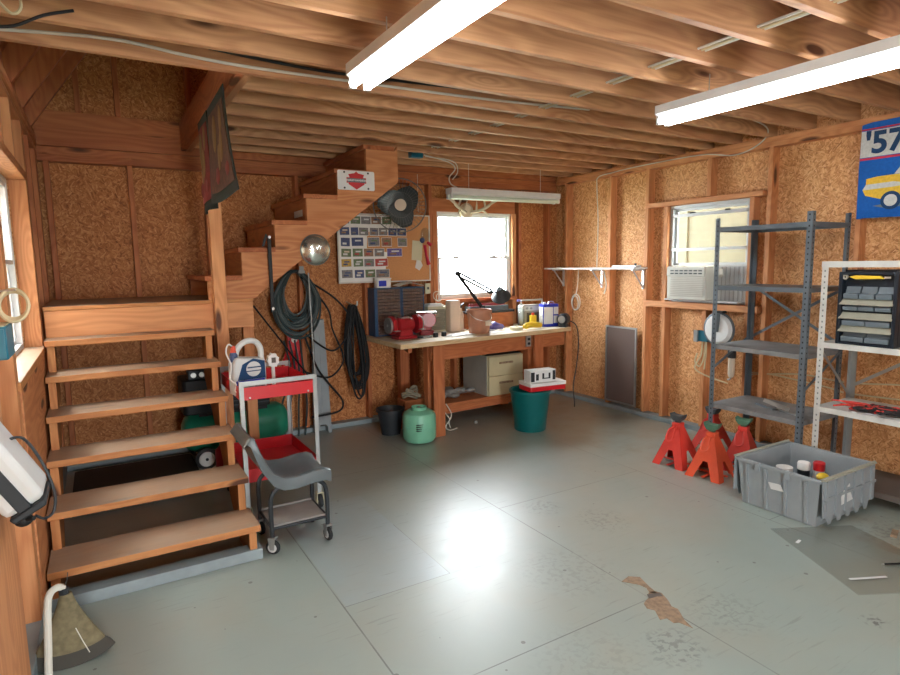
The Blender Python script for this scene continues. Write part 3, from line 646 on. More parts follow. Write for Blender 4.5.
# bench grinder
g = thing('bench_grinder', 'red bench grinder at the left front of the workbench', 'grinder', (2.47, 5.03, BZ), 0.05)
mk('base', B().prism([(-0.10, -0.075), (0.10, -0.075), (0.10, 0.075), (-0.10, 0.075)], 0, 0.03, 'z').prism([(-0.075, 0.03), (0.075, 0.03), (0.05, 0.10), (-0.05, 0.10)], -0.05, 0.05, 'y'), 'grinder_red', g, bevel=0.004)
mk('motor', B().lathe([(0.0, -0.085), (0.05, -0.085), (0.068, -0.07), (0.072, -0.02), (0.072, 0.04), (0.06, 0.085), (0, 0.085)], (0, 0, 0.135), axis='x'), 'grinder_red', g)
mk('name_plate', B().box(-0.05, 0.05, -0.045, 0.02, 0.196, 0.206), 'steel', g)
for s in (-1, 1):
    w = mk('wheel_guard', B().lathe([(0.0, -0.022), (0.085, -0.022), (0.09, -0.016), (0.09, 0.016), (0.085, 0.022), (0, 0.022)], (s*0.135, 0, 0.135), axis='x'), 'grinder_red', g)
    mk('grinding_wheel', B().lathe([(0.0, -0.012), (0.075, -0.012), (0.075, 0.012), (0, 0.012)], (s*0.165, 0, 0.135), axis='x'), 'galv', g)
    mk('shaft', B().cyl((s*0.08, 0, 0.135), (s*0.185, 0, 0.135), 0.012), 'steel', g)
    mk('tool_rest', B().box(s*0.135-0.03, s*0.135+0.03, -0.12, -0.085, 0.085, 0.092), 'galv', g)
mk('eye_shield', B().box(-0.165, -0.055, -0.10, -0.02, 0.235, 0.24, rot=(0.5, 0.1, 0.2)).box(-0.13, -0.12, -0.05, -0.03, 0.18, 0.238), 'clear_plastic', g)
v = thing('bench_vise', 'dark red machine with round wheel behind the bench grinder', 'vise', (2.80, 5.20, BZ), -0.4)
mk('base', B().rbox(-0.07, 0.07, -0.08, 0.08, 0, 0.04, 0.02), 'dark_red', v)
mk('body', B().prism([(-0.05, 0.04), (0.05, 0.04), (0.06, 0.16), (0.10, 0.20), (-0.09, 0.22), (-0.09, 0.17)], -0.04, 0.04, 'y'), 'dark_red', v, bevel=0.008)
mk('wheel', B().lathe([(0, -0.015), (0.07, -0.015), (0.075, 0), (0.07, 0.015), (0, 0.015)], (0.02, -0.065, 0.15), axis='y'), 'grinder_red', v)
mk('top_plate', B().box(-0.10, 0.10, -0.05, 0.05, 0.225, 0.235), 'steel', v)
# small clear organiser with yellow-green drawers
o = thing('drawer_organizer', 'small pale organizer with yellowish drawers right of the grinder', 'organizer', (2.90, 5.34, BZ))
mk('organizer_body', B().box(0, 0.012, 0, 0.13, 0, 0.26).box(0.208, 0.22, 0, 0.13, 0, 0.26).box(0.012, 0.208, 0, 0.13, 0, 0.012).box(0.012, 0.208, 0, 0.13, 0.235, 0.26).box(0.012, 0.208, 0.12, 0.13, 0.012, 0.235), 'cream', o)
pr_ = None
for i in range(3):
    for j in range(5):
        X, Z = 0.014+i*0.065, 0.014+j*0.0445
        if pr_ is None: pr_ = mk('drawer', B().box(0, 0.061, 0.004, 0.11, 0, 0.04).box(0.022, 0.04, -0.005, 0.0041, 0.015, 0.022), 'rope', o, loc=(X, 0, Z))
        else: c = pr_.copy(); COL.objects.link(c); c.parent = o; c.location = (X, 0, Z)
tag(mk('paper_stack', B().box(-0.09, 0.09, -0.05, 0.05, 0, 0.02).box(-0.08, 0.07, -0.055, 0.045, 0.021, 0.03, rot=(0, 0, 0.1)), 'paper', loc=(3.0, 5.40, BZ+0.261)), 'stack of white papers on the small pale organizer', 'paper')
o = thing('paper_roll', 'tall beige wrapped block standing on the workbench', 'box', (3.10, 5.23, BZ))
mk('box_body', B().rbox(0, 0.125, 0, 0.10, 0, 0.315, 0.012), 'beige', o); mk('flap', B().box(0.005, 0.12, 0.005, 0.095, 0.3155, 0.322), 'paper', o)
o = thing('spray_bottle', 'slim pale bottle between the beige block and tan bucket', 'bottle', (3.27, 5.30, BZ))
mk('bottle', B().lathe([(0, 0), (0.03, 0), (0.032, 0.01), (0.032, 0.17), (0.014, 0.21), (0.014, 0.235), (0, 0.235)]), 'beige', o)
mk('nozzle', B().cyl((0, 0, 0.236), (0, 0, 0.27), 0.012).box(-0.012, 0.045, -0.008, 0.008, 0.262, 0.275, rot=(0, -0.5, 0)), 'dark_plastic', o)
# tan bucket with bail
o = thing('paint_bucket', 'small translucent tan bucket with handle on the workbench front', 'bucket', (3.29, 4.98, BZ))
mk('bucket_body', B().lathe([(0, 0), (0.10, 0), (0.103, 0.004), (0.123, 0.205), (0.13, 0.205), (0.13, 0.235), (0.125, 0.24), (0.119, 0.235), (0.1, 0.01), (0, 0.01)]), 'bucket_tan', o)
mk('label', B().box(0.0, 0.075, -0.118, -0.108, 0.08, 0.13, rot=(-0.09, 0, 0.1)), 'beige', o)
mk('bail', B().tube(spline([(-0.128, -0.0, 0.215), (-0.10, -0.07, 0.16), (-0.02, -0.12, 0.13), (0.06, -0.115, 0.14), (0.11, -0.06, 0.17), (0.128, 0, 0.215)], 5), 0.002, 6), 'steel', o)
# desk lamp: two-arm black drafting lamp
o = thing('desk_lamp', 'black swing-arm desk lamp raised in front of the window', 'lamp', (3.44, 5.14, BZ))
mk('base', B().lathe([(0, 0), (0.085, 0), (0.085, 0.012), (0.06, 0.025), (0.012, 0.03), (0.012, 0.24), (0, 0.24)]), 'black', o)
j0, j1, j2 = Vector((0, 0, 0.235)), Vector((-0.275, 0.05, 0.60)), Vector((0.125, 0.02, 0.40))
def arm(a, c, off):
    d = (c-a).normalized(); p = Vector((-d.z, 0, d.x))*off
    return B().cyl(a+p, c+p, 0.0125, n=8).cyl(a-p, c-p, 0.0125, n=8)
mk('arm', arm(j0, j1, 0.007), 'black', o); mk('arm', arm(j1, j2, 0.017), 'black', o)
mk('joint', B().cyl(j1+Vector((0, -0.02, 0)), j1+Vector((0, 0.02, 0)), 0.022), 'black', o); mk('joint', B().cyl(j0+Vector((0, -0.02, 0.005)), j0+Vector((0, 0.02, 0.005)), 0.022), 'black', o)
sh = mk('lamp_shade', B().lathe([(0.0, 0.10), (0.03, 0.10), (0.045, 0.06), (0.075, 0.02), (0.105, -0.025), (0.10, -0.025), (0.07, 0.018), (0.03, 0.06), (0, 0.07)], (0, 0, 0)), 'dark_plastic', o, loc=tuple(j2+Vector((0.11, -0.02, -0.04))), rot=(0.5, -0.6, 0))
mk('bulb', B().sphere((0, 0, 0.0), 0.032, 8), 'paper', sh)
mk('joint', B().cyl(j2+Vector((0, -0.016, 0)), j2+Vector((0, 0.016, 0)), 0.016), 'black', o); mk('neck', B().tube([j2, j2+Vector((0.04, -0.01, -0.005)), j2+Vector((0.08, -0.02, -0.01))], 0.008), 'black', o)
# long red wood box behind, with dark tray on top
o = thing('wooden_crate', 'long dark red wooden box below the window behind the lamp', 'box', (3.36, 5.30, BZ))
mk('crate_body', B().box(0, 0.60, 0, 0.17, 0, 0.16), 'red_x', o, bevel=0.004); mk('lid', B().box(-0.01, 0.61, -0.01, 0.175, 0.1605, 0.185), 'dark_plastic', o, bevel=0.004)
o = thing('tool_tray', 'grey tool tray lying on the long red wooden box', 'tray', (3.42, 5.34, BZ+0.186))
mk('tray', B().box(0, 0.5, 0, 0.12, 0, 0.01).box(0, 0.5, 0, 0.01, 0.01, 0.05).box(0, 0.5, 0.11, 0.12, 0.01, 0.05).box(0, 0.01, 0.01, 0.11, 0.01, 0.05).box(0.49, 0.5, 0.01, 0.11, 0.01, 0.05), 'shelf_grey', o)
mk('handle', B().box(0.01, 0.49, 0.055, 0.065, 0.01, 0.075), 'dark_red', o)
# clear jug
o = thing('clear_jug', 'clear blue-tinted plastic jug left of the old radio', 'jug', (3.93, 5.16, BZ))
mk('jug_body', B().rbox(-0.045, 0.045, -0.06, 0.06, 0, 0.20, 0.025), 'clear_plastic', o); mk('neck', B().lathe([(0, 0.2), (0.035, 0.2), (0.02, 0.25), (0.02, 0.28), (0, 0.28)]), 'clear_plastic', o)
mk('cap', B().cyl((0, 0, 0.281), (0, 0, 0.30), 0.023), 'purple', o)
# radio
o = thing('radio', 'old grey portable radio with carrying handle on the bench right', 'radio', (3.99, 5.17, BZ), -0.12)
mk('radio_body', B().rbox(0, 0.29, 0, 0.11, 0, 0.235, 0.012, axis='y'), 'radio', o, bevel=0.004)
mk('speaker_grille', B().box(0.05, 0.235, -0.005, -0.0005, 0.03, 0.15), 'radio_dark', o)
mk('dial_panel', B().box(0.01, 0.28, -0.004, -0.0005, 0.17, 0.225), 'silver_text', o)
mk('carry_handle', B().tube([(0.01, 0.05, 0.22), (0.01, 0.05, 0.285), (0.28, 0.05, 0.285), (0.28, 0.05, 0.22)], 0.009), 'radio', o)
for x in (0.05, 0.10): mk('knob', B().cyl((x, -0.018, 0.198), (x, -0.004, 0.198), 0.013), 'galv', o)
# blue and white oblong can
o = thing('solvent_can', 'blue and white rectangular solvent can on the bench right end', 'can', (4.13, 4.99, BZ), -0.25)
mk('can_body', B().rbox(0, 0.185, 0, 0.115, 0, 0.245, 0.01), 'blue', o)
mk('front_label', B().box(0.008, 0.115, -0.003, -0.0005, 0.03, 0.215), 'white', o)
for z in (0.04, 0.135): mk('picture_label', B().box(0.125, 0.178, -0.003, -0.0005, z, z+0.08), 'silver_text', o)
mk('side_label', B().box(-0.003, -0.0005, 0.01, 0.105, 0.03, 0.215), 'white', o)
mk('cap', B().cyl((0.04, 0.055, 0.2455), (0.04, 0.055, 0.268), 0.018), 'silver_text', o); mk('handle', B().tube(spline([(0.08, 0.055, 0.245), (0.10, 0.055, 0.27), (0.14, 0.055, 0.27), (0.16, 0.055, 0.245)], 4), 0.006), 'steel', o)
o = thing('glue_bottle', 'small yellow container between the radio and solvent can', 'bottle', (4.06, 5.08, BZ))
mk('bottle', B().rbox(-0.035, 0.035, -0.025, 0.025, 0, 0.125, 0.012), 'yellow', o); mk('cap', B().cyl((0, 0, 0.1255), (0, 0, 0.155), 0.016), 'orange_red', o)
# small motor with pull chain
o = thing('electric_motor', 'black electric motor at the far right end of the bench', 'motor', (4.315, 4.87, BZ), 0.5)
mk('motor_body', B().lathe([(0, -0.06), (0.045, -0.06), (0.062, -0.045), (0.062, 0.045), (0.045, 0.06), (0, 0.06)], (0, 0, 0.085), axis='x'), 'dark_plastic', o)
mk('foot', B().box(-0.045, 0.045, -0.04, 0.04, 0, 0.03), 'dark_plastic', o); mk('shaft', B().cyl((0.06, 0, 0.085), (0.10, 0, 0.085), 0.009), 'steel', o)
MOTOR = o
mk('end_plate', B().cyl((-0.068, 0, 0.085), (-0.0605, 0, 0.085), 0.04), 'galv', o)
CORD = mk('power_cord', B().tube(spline([(4.40, 4.86, 0.96), (4.44, 4.80, 0.90), (4.45, 4.78, 0.7), (4.43, 4.79, 0.45), (4.40, 4.80, 0.25), (4.42, 4.80, 0.06), (4.41, 4.79, 0.012)], 6), 0.006), 'dark_plastic')
bpy.context.view_layer.update(); CORD.parent = MOTOR; CORD.matrix_parent_inverse = MOTOR.matrix_world.inverted()
# tape and hand tools
o = thing('angle_tool', 'grey and purple hand power tool lying right of the tan bucket', 'power tool', (3.54, 5.04, BZ), 0.2)
mk('tool_body', B().tube([(-0.08, 0, 0.045), (-0.03, 0, 0.052), (0.04, 0, 0.04), (0.10, 0.01, 0.03)], [0.035, 0.048, 0.03, 0.028], 12), 'purple', o); mk('guard', B().cyl((-0.08, 0, 0.0), (-0.08, 0, 0.02), 0.045), 'galv', o)
o = thing('tape_roll', 'yellow and white tape roll lying on the bench', 'tape', (3.725, 4.94, BZ))
mk('roll', B().lathe([(0.03, 0), (0.07, 0), (0.07, 0.035), (0.03, 0.035), (0.03, 0.0)], caps=False), 'cream', o); mk('core', B().lathe([(0.027, 0), (0.0295, 0), (0.0295, 0.036), (0.027, 0.036), (0.027, 0)], caps=False), 'beige', o)
o = thing('screwdriver', 'yellow-handled screwdriver lying in front of the radio', 'screwdriver', (3.93, 5.03, BZ), 0.3)
mk('handle', B().tube([(-0.10, 0, 0.016), (-0.08, 0, 0.016), (0.0, 0, 0.016), (0.02, 0, 0.016)], [0.012, 0.016, 0.016, 0.009], 10), 'yellow', o); mk('blade', B().cyl((0.02, 0, 0.016), (0.13, 0, 0.012), 0.004), 'steel', o)
tag(mk('work_glove', B().tube(spline([(-0.12, 0, 0.02), (-0.04, 0.02, 0.03), (0.05, 0.0, 0.026), (0.13, 0.02, 0.015)], 4), [0.018]+[0.03]*11+[0.012], 10), 'yellow', loc=(3.92, 4.90, BZ+0.016), rot=(0, 0, 0.1)), 'yellow work glove lying near the bench front edge', 'glove')
for (x, y, lab) in ((2.76, 4.94, 'small black plug near the bench edge, left of its twin'), (2.86, 4.955, 'small black plug near the bench edge, right of its twin')):
    o = thing('battery_clip', lab, 'plug', (x, y, BZ), 0.3); mk('clip', B().box(-0.022, 0.022, -0.016, 0.016, 0, 0.04), 'dark_plastic', o, bevel=0.004); mk('cap', B().box(-0.018, 0.018, -0.012, 0.012, 0.0405, 0.047), 'steel', o)
sheetpaper('instruction_sheet', 'white paper lying flat on the bench left of the tan bucket', 3.03, 4.96, BZ+0.001, 0.30, 0.18, 0.2, bend=0.004)
sheetpaper('instruction_sheet', 'white paper lying under the tape roll on the bench', 3.45, 4.92, BZ+0.001, 0.16, 0.16, -0.1, bend=0.004)
t = thing('hand_plane', 'small steel tool lying beside the grinder base', 'hand tool', (2.66, 4.93, BZ), 0.15); mk('tool_body', B().box(-0.05, 0.05, -0.012, 0.012, 0, 0.02), 'galv', t, bevel=0.003); mk('handle', B().tube([(-0.05, 0, 0.012), (-0.11, 0, 0.016)], 0.009), 'dark_plastic', t)
# coiled white cord on the organiser
tag(mk('cord_coil', B().tube([(0.05*math.cos(a), 0.02*math.sin(a*1.0), 0.062+0.05*math.sin(a)) for a in [i*2*PI/24 for i in range(24)]], 0.004, closed=True).tube([(0.03+0.045*math.cos(a), 0.02*math.cos(a)+.02, 0.05+0.04*math.sin(a)) for a in [i*2*PI/24 for i in range(24)]], 0.004, closed=True), 'cable_white', loc=(3.06, 5.42, BZ+0.30)), 'coil of white cord on top of the papers', 'cord')

# ------------------------------------------------------------------ under the bench
o = thing('file_box', 'cream two-drawer file cabinet with grey side under the bench', 'cabinet', (3.36, 4.93, SZ))
mk('cabinet_body', B().box(0, 0.44, 0.015, 0.48, 0, 0.42), 'file_cream', o, bevel=0.004)
for z in (0.006, 0.212):
    d = mk('drawer', B().box(0.004, 0.436, -0.012, 0.014, z, z+0.20), 'file_cream', o, bevel=0.003)
    mk('handle', B().box(0.13, 0.30, -0.028, -0.0125, z+0.12, z+0.14), 'bare_wood', d, bevel=0.004)
mk('side_panel', B().box(-0.004, -0.0005, 0.02, 0.475, 0.005, 0.415), 'file_side', o); mk('top_panel', B().box(0.0, 0.44, 0.02, 0.475, 0.4205, 0.425), 'dark_plastic', o)
tag(mk('plastic_bags', (lambda b: [b.sphere((random.uniform(0, 0.42), random.uniform(0, 0.22), random.uniform(0.015, 0.06)), random.uniform(0.03, 0.06), 6, (1.5, 1, 0.7)) for _ in range(16)] and b)(B()), 'galv', loc=(2.80, 5.03, SZ+0.02)), 'heap of crumpled grey plastic bags on the bench lower shelf', 'bags', kind='stuff')
tag(mk('dangling_wire', B().tube(spline([(2.80, 4.86, 0.26), (2.76, 4.80, 0.20), (2.80, 4.77, 0.12), (2.75, 4.76, 0.06), (2.80, 4.77, 0.012), (2.90, 4.80, 0.012)], 6), 0.005).tube(spline([(2.82, 4.87, 0.25), (2.84, 4.80, 0.16), (2.80, 4.78, 0.09), (2.82, 4.79, 0.03)], 6), 0.005), 'cable_white'), 'white cord dangling to the floor behind the bench leg', 'cord')
tag(mk('foam_bit', B().sphere((0, 0, 0.022), 0.022, 6), 'galv', loc=(3.15, 4.85, 0)), 'small grey lump on the floor under the bench', 'debris')
# refrigerant tank
o = thing('gas_cylinder', 'pale green refrigerant cylinder on the floor by the bench leg', 'gas cylinder', (2.41, 4.65, 0), 0.3)
R_ = 0.152
mk('cylinder_body', B().lathe([(0, 0.0), (0.09, 0.002), (0.13, 0.015), (R_, 0.05), (R_, 0.235), (0.14, 0.27), (0.10, 0.295), (0, 0.30)], n=36), 'tank_green', o)
mk('weld_seam', B().lathe([(R_-0.002, 0.148), (R_+0.0015, 0.15), (R_-0.002, 0.152)], n=36, caps=False), 'tank_green', o)
for k in range(4): mk('printed_text', B().box(-0.09+0.0, -0.03-0.006*k, -R_-0.0, -R_+0.03, 0.19-0.018*k, 0.194-0.018*k, rot=(0, 0, -0.35), piv=(0, 0, 0)), 'dark_plastic', o)
mk('collar', B().lathe([(0.06, 0.29), (0.065, 0.29), (0.07, 0.325), (0.066, 0.325), (0.06, 0.29)], caps=False), 'tank_green', o)
mk('valve', B().cyl((0, 0, 0.30), (0, 0, 0.325), 0.012), 'steel', o)
b = B()
for k in range(7):
    a = k*0.9; b.tube([(0.07*math.cos(t_+a)*(1+0.2*math.sin(3*t_)), 0.055*math.sin(t_), 0.02+0.012*k+0.015*math.sin(2*t_+a)) for t_ in [i*2*PI/20 for i in range(20)]], 0.009, 6, closed=True)
tag(mk('rope_bundle', b, 'rope', loc=(2.55, 5.08, 0.30)), 'tangled bundle of tan rope behind the green gas cylinder', 'rope')
tag(mk('shelf_block', B().box(-0.12, 0.10, -0.09, 0.09, 0, 0.295), 'red_x', loc=(2.57, 5.10, 0)), 'dark wooden block standing behind the green gas cylinder', 'block')
tag(mk('plant_pot', B().lathe([(0, 0), (0.09, 0), (0.122, 0.22), (0.135, 0.22), (0.135, 0.245), (0.125, 0.245), (0.11, 0.21), (0.08, 0.01), (0, 0.01)]), 'dark_plastic', loc=(2.30, 5.03, 0)), 'black plastic pot on the floor left of the green cylinder', 'pot')
# teal bucket
o = thing('waste_bin', 'round teal plastic bin on the floor at the bench right', 'bin', (3.50, 4.42, 0))
mk('bin_body', B().lathe([(0, 0), (0.148, 0), (0.152, 0.005), (0.19, 0.375), (0.195, 0.385), (0.19, 0.392), (0.183, 0.385), (0.146, 0.012), (0, 0.012)], n=40), 'teal', o)
mk('rim', B().lathe([(0.186, 0.37), (0.201, 0.37), (0.203, 0.388), (0.192, 0.396), (0.186, 0.388), (0.186, 0.37)], n=40, caps=False), 'teal', o)
tag(mk('foam_pad', B().rbox(-0.20, 0.20, -0.11, 0.11, 0, 0.04, 0.02), 'red', loc=(3.60, 4.36, 0.397), rot=(0, 0, -0.12)), 'flat red pad laid across the teal bin, bottom of the pile', 'pad')
tag(mk('box_lid', B().rbox(-0.20, 0.20, -0.115, 0.115, 0, 0.032, 0.012), 'paper', loc=(3.61, 4.37, 0.438), rot=(0, 0, -0.12)), 'flat white box on the red pad over the teal bin', 'box')
o = thing('carton', 'small black and white printed carton atop the pile on the teal bin', 'box', (3.58, 4.36, 0.471), -0.12)
mk('carton_body', B().box(-0.15, 0.13, -0.06, 0.06, 0, 0.115), 'white', o, bevel=0.002)
for (a, c, z0, z1) in ((-0.145, -0.105, 0.01, 0.10), (-0.09, -0.06, 0.02, 0.08), (-0.02, 0.07, 0.03, 0.04), (-0.02, 0.0, 0.04, 0.085), (0.05, 0.07, 0.04, 0.085), (0.095, 0.125, 0.015, 0.105)):
    mk('print', B().box(a, c, -0.062, -0.0605, z0, z1), 'dark_plastic', o)
mk('print', B().box(-0.14, 0.12, -0.05, 0.05, 0.1155, 0.117), 'silver_text', o)

# ------------------------------------------------------------------ on the back wall and the upper stairs
YW = 5.50
# licence plate with bar and shield
o = thing('licence_plate', 'white plate with red bar and shield on the upper stair stringer', 'sign', (1.82, 4.498, 2.265), 0)
mk('plate', B().rbox(-0.155, 0.155, -0.003, 0, -0.075, 0.075, 0.012, axis='y'), 'white', o)
for (x, z) in ((-0.10, 0.06), (0.10, 0.06), (-0.10, -0.06), (0.10, -0.06)): mk('screw', B().cyl((x, -0.006, z), (x, -0.0031, z), 0.008, n=10), 'dark_plastic', o)
mk('shield', B().prism([(0, -0.070), (0.066, -0.030), (0.066, -0.020), (-0.066, -0.020), (-0.066, -0.030)], -0.0045, -0.0031, 'y').prism([(0, 0.070), (-0.015, 0.056), (-0.066, 0.046), (-0.056, 0.020), (0.056, 0.020), (0.066, 0.046), (0.015, 0.056)], -0.0045, -0.0031, 'y'), 'red', o)
mk('bar', B().box(-0.082, 0.082, -0.0055, -0.0031, -0.021, 0.021), 'red', o); mk('bar_field', B().box(-0.076, 0.076, -0.0062, -0.0056, -0.016, 0.016), 'wool_grey', o)
text_mesh('lettering', 'HARLEY-DAVIDSON', 0.0185, 'white', o, (0, -0.0066, 0), (PI/2, 0, 0), bold=0.0006)
# wall fan
o = thing('wall_fan', 'round black wall fan with wire guard left of the window', 'fan', (2.56, 5.24, 2.165), -0.35)
Rf = 0.255
b = B().tube([(Rf*math.cos(a), 0, Rf*math.sin(a)) for a in [i*2*PI/40 for i in range(40)]], 0.006, 6, closed=True)
for i in range(40):
    a = i*2*PI/40
    b.tube([(0.055*math.cos(a), -0.055, 0.055*math.sin(a)), (0.15*math.cos(a), -0.05, 0.15*math.sin(a)), (Rf*math.cos(a), 0, Rf*math.sin(a)), (0.15*math.cos(a), 0.055, 0.15*math.sin(a)), (0.06*math.cos(a), 0.06, 0.06*math.sin(a))], 0.0012, 4)
for r_, yy in ((0.12, -0.052), (0.19, -0.03), (0.12, 0.056)): b.tube([(r_*math.cos(a), yy, r_*math.sin(a)) for a in [i*2*PI/32 for i in range(32)]], 0.0014, 4, closed=True)
mk('guard', b, 'wire_grey', o)
mk('badge', B().cyl((0, -0.066, 0), (0, -0.052, 0), 0.056, n=28), 'beige', o)
for k in range(3):
    a0 = 0.5+k*2*PI/3; rings = []
    for i in range(9):
        f = i/8; rr_ = 0.05+0.165*f; wdt = 0.06+0.12*math.sin(PI*min(1, f*0.9+0.15)); ring = []
        for s in range(7):
            u = (s/6-0.5)*2; aa = a0+0.35*f+u*wdt/ rr_*0.9
            ring.append((rr_*math.cos(aa), 0.004+u*0.022, rr_*math.sin(aa)))
        rings.append(ring+[(x, y+0.003, z) for (x, y, z) in ring[::-1]])
    mk('blade', B().loft(rings), 'fan_blade', o)
mk('hub', B().cyl((0, -0.03, 0), (0, 0.035, 0), 0.05), 'fan_blade', o); mk('motor', B().lathe([(0, 0.06), (0.055, 0.06), (0.06, 0.10), (0.045, 0.15), (0, 0.155)], axis='y'), 'dark_plastic', o)
mk('bracket', B().tube([(0, 0.12, -0.02), (0.03, 0.15, -0.14), (0.08, 0.24, -0.14)], 0.014), 'dark_plastic', o)
mk('pull_cord', B().cyl((0.19, 0.1, -0.05), (0.19, 0.1, 0.31), 0.0022, n=5), 'cable_white', o)
# pinboard with rows of snapshots
PB = (2.005, 3.015, 1.425, 2.10)
o = thing('pinboard', 'cork pinboard with white frame covered in snapshots on the back wall', 'pinboard', (PB[0], YW-0.002, PB[2]))
w_, h_ = PB[1]-PB[0], PB[3]-PB[2]
mk('cork_panel', B().box(0.012, w_-0.012, -0.014, 0, 0.012, h_-0.012), 'cork', o)
mk('frame', B().box(0, w_, -0.02, 0, 0, 0.012).box(0, w_, -0.02, 0, h_-0.012, h_).box(0, 0.012, -0.02, 0, 0.012, h_-0.012).box(w_-0.012, w_, -0.02, 0, 0.012, h_-0.012), 'white_paint', o)
mk('backing_sheet', B().prism([(0.013, 0.013), (0.48, 0.013), (0.52, 0.30), (0.30, 0.33), (0.31, 0.50), (0.73, 0.50), (0.73, h_-0.015), (0.013, h_-0.015)], -0.0155, -0.0145, 'y'), 'paper', o)
rows = [(205, 250, [(55, 46), (110, 50), (165, 50), (220, 52), (280, 50)]), (266, 312, [(52, 48), (110, 38), (152, 48), (210, 45), (260, 45), (312, 45), (362, 50)]),
        (322, 372, [(55, 45), (112, 60), (200, 60), (275, 52), (365, 50)]), (382, 430, [(55, 50), (115, 52), (175, 50), (232, 52), (303, 82)]),
        (440, 486, [(55, 50), (118, 50), (175, 52), (235, 68)]), (500, 548, [(55, 55), (122, 48), (180, 52), (238, 72)])]
matsp = ['photo_navy', 'photo_green', 'photo_grey', 'photo_brown', 'photo_green', 'photo_navy', 'photo_navy', 'photo_grey', 'photo_grey', 'photo_grey', 'photo_navy', 'photo_navy', 'photo_navy', 'photo_navy', 'photo_grey', 'photo_brown', 'photo_grey',
         'photo_green', 'photo_green', 'photo_brown', 'photo_grey', 'photo_purple', 'photo_gold', 'photo_green', 'photo_grey', 'photo_red', 'photo_grey', 'photo_navy', 'photo_green', 'photo_grey']
ordn = ['first', 'second', 'third', 'fourth', 'fifth', 'sixth', 'seventh']; q = 0
cname = {'photo_navy': 'dark blue', 'photo_green': 'green', 'photo_grey': 'grey', 'photo_brown': 'brown', 'photo_purple': 'purple', 'photo_gold': 'golden', 'photo_red': 'red'}
for ri, (z0, z1, items) in enumerate(rows):
    for ci, (x, w) in enumerate(items):
        mm = matsp[q % len(matsp)]; q += 1
        X0 = PB[0]+(x-40)/515*w_; Wd = (w+4)/515*w_; Zt = PB[3]-(z0-190)/385*h_; Zb = PB[3]-(z1-190)/385*h_
        b = B().box(0, Wd, -0.001, 0, 0, Zt-Zb).m(1).box(0.003, Wd-0.003, -0.0018, -0.00105, 0.005, Zt-Zb-0.003)
        b.m(2).box(Wd*.2, Wd*.62, -0.0024, -0.0019, 0.02, (Zt-Zb)*.45).m(3).box(Wd*.3, Wd*.8, -0.0024, -0.0019, (Zt-Zb)*.55, (Zt-Zb)*.72)
        ph = mk('snapshot', b, ['paper', mm, random.choice(['photo_grey', 'photo_navy', 'silver_text', 'photo_brown', 'photo_red']), random.choice(['silver_text', 'photo_green', 'beige', 'photo_navy'])], smooth=False, loc=(X0, YW-0.0185-0.0005*(ci % 2), Zb), rot=(0, random.uniform(-0.03, 0.03), 0))
        tag(ph, '%s snapshot on the pinboard, %s from left in the %s row from the top' % (cname[mm], ordn[ci], ordn[ri]), 'photograph', 'snapshots on the pinboard')
tag(mk('yellow_tag', B().box(0, 0.12, -0.002, 0, 0, 0.20), 'cream', loc=(PB[0]+0.79, YW-0.017, PB[2]+0.22), rot=(0, 0.08, 0)), 'pale yellow paper tag pinned at the right of the pinboard', 'tag')
tag(mk('pinned_pouch', B().sphere((0, 0, 0), 0.055, 8, (1.0, 0.25, 1.3)), 'clear_plastic', loc=(PB[0]+0.95, YW-0.03, PB[2]+0.48)), 'crumpled clear bag pinned top right on the pinboard', 'bag')
tag(mk('ribbon', B().tube([(0, 0, 0), (0.01, -0.01, -0.10), (0.04, -0.005, -0.20)], [0.016, 0.012, 0.02], 6).tube([(0.03, 0, 0.03), (0.07, -0.01, 0.0)], [0.014, 0.02], 6), 'wool_red', loc=(PB[0]+0.94, YW-0.035, PB[2]+0.37)), 'red and white ribbon hanging on the pinboard edge', 'ribbon')
tag(mk('star_badge', B().sphere((0, 0, 0), 0.03, 6, (1, 0.4, 1)), 'photo_navy', loc=(PB[0]+0.91, YW-0.04, PB[2]+0.42)), 'small dark blue badge above the ribbon on the pinboard', 'badge')
tag(mk('printed_cutting', B().prism([(0, 0.03), (0.05, 0), (0.09, 0.05), (0.07, 0.10), (0.02, 0.11)], -0.002, 0, 'y'), 'silver_text', loc=(PB[0]+0.83, YW-0.017, PB[2]+0.11)), 'small black and white cutting below the yellow tag', 'paper')
tag(mk('wall_switch', B().rbox(0, 0.06, -0.012, 0, 0, 0.11, 0.006, axis='y').m(1).box(0.022, 0.038, -0.018, -0.0121, 0.045, 0.07), ['cream', 'dark_plastic'], loc=(2.955, YW, 1.29)), 'cream switch plate at the pinboard lower right corner', 'switch')
# antlers over the window
o = thing('mounted_antlers', 'pale forked antlers on a small plaque above the back window', 'antlers', (3.48, YW-0.0, 2.165))
mk('plaque', B().lathe([(0, -0.03), (0.06, -0.03), (0.08, -0.015), (0.08, 0.018), (0, 0.018)], axis='y'), 'beige', o)
for s in (-1, 1):
    b = B().tube(spline([(0.03*s, -0.04, -0.02), (0.12*s, -0.10, 0.0), (0.22*s, -0.13, 0.06), (0.27*s, -0.15, 0.14), (0.24*s, -0.15, 0.22)], 6), [0.017]*12+[0.013]*8+[0.008]*4+[0.003], 8)
    for (p, d) in (((0.13, -0.10, 0.005), (0.20, -0.15, -0.055)), ((0.22, -0.13, 0.06), (0.33, -0.15, 0.11)), ((0.265, -0.15, 0.13), (0.36, -0.16, 0.20)), ((0.08, -0.08, -0.005), (0.06, -0.12, 0.09)), ((0.17, -0.12, 0.03), (0.13, -0.14, 0.14))):
        p = Vector((p[0]*s, p[1], p[2])); d = Vector((d[0]*s, d[1], d[2])); b.tube([p, (p+d)/2+Vector((0, 0, 0.005)), d], [0.012, 0.010, 0.003], 7)
    mk('antler', b, 'antler', o)
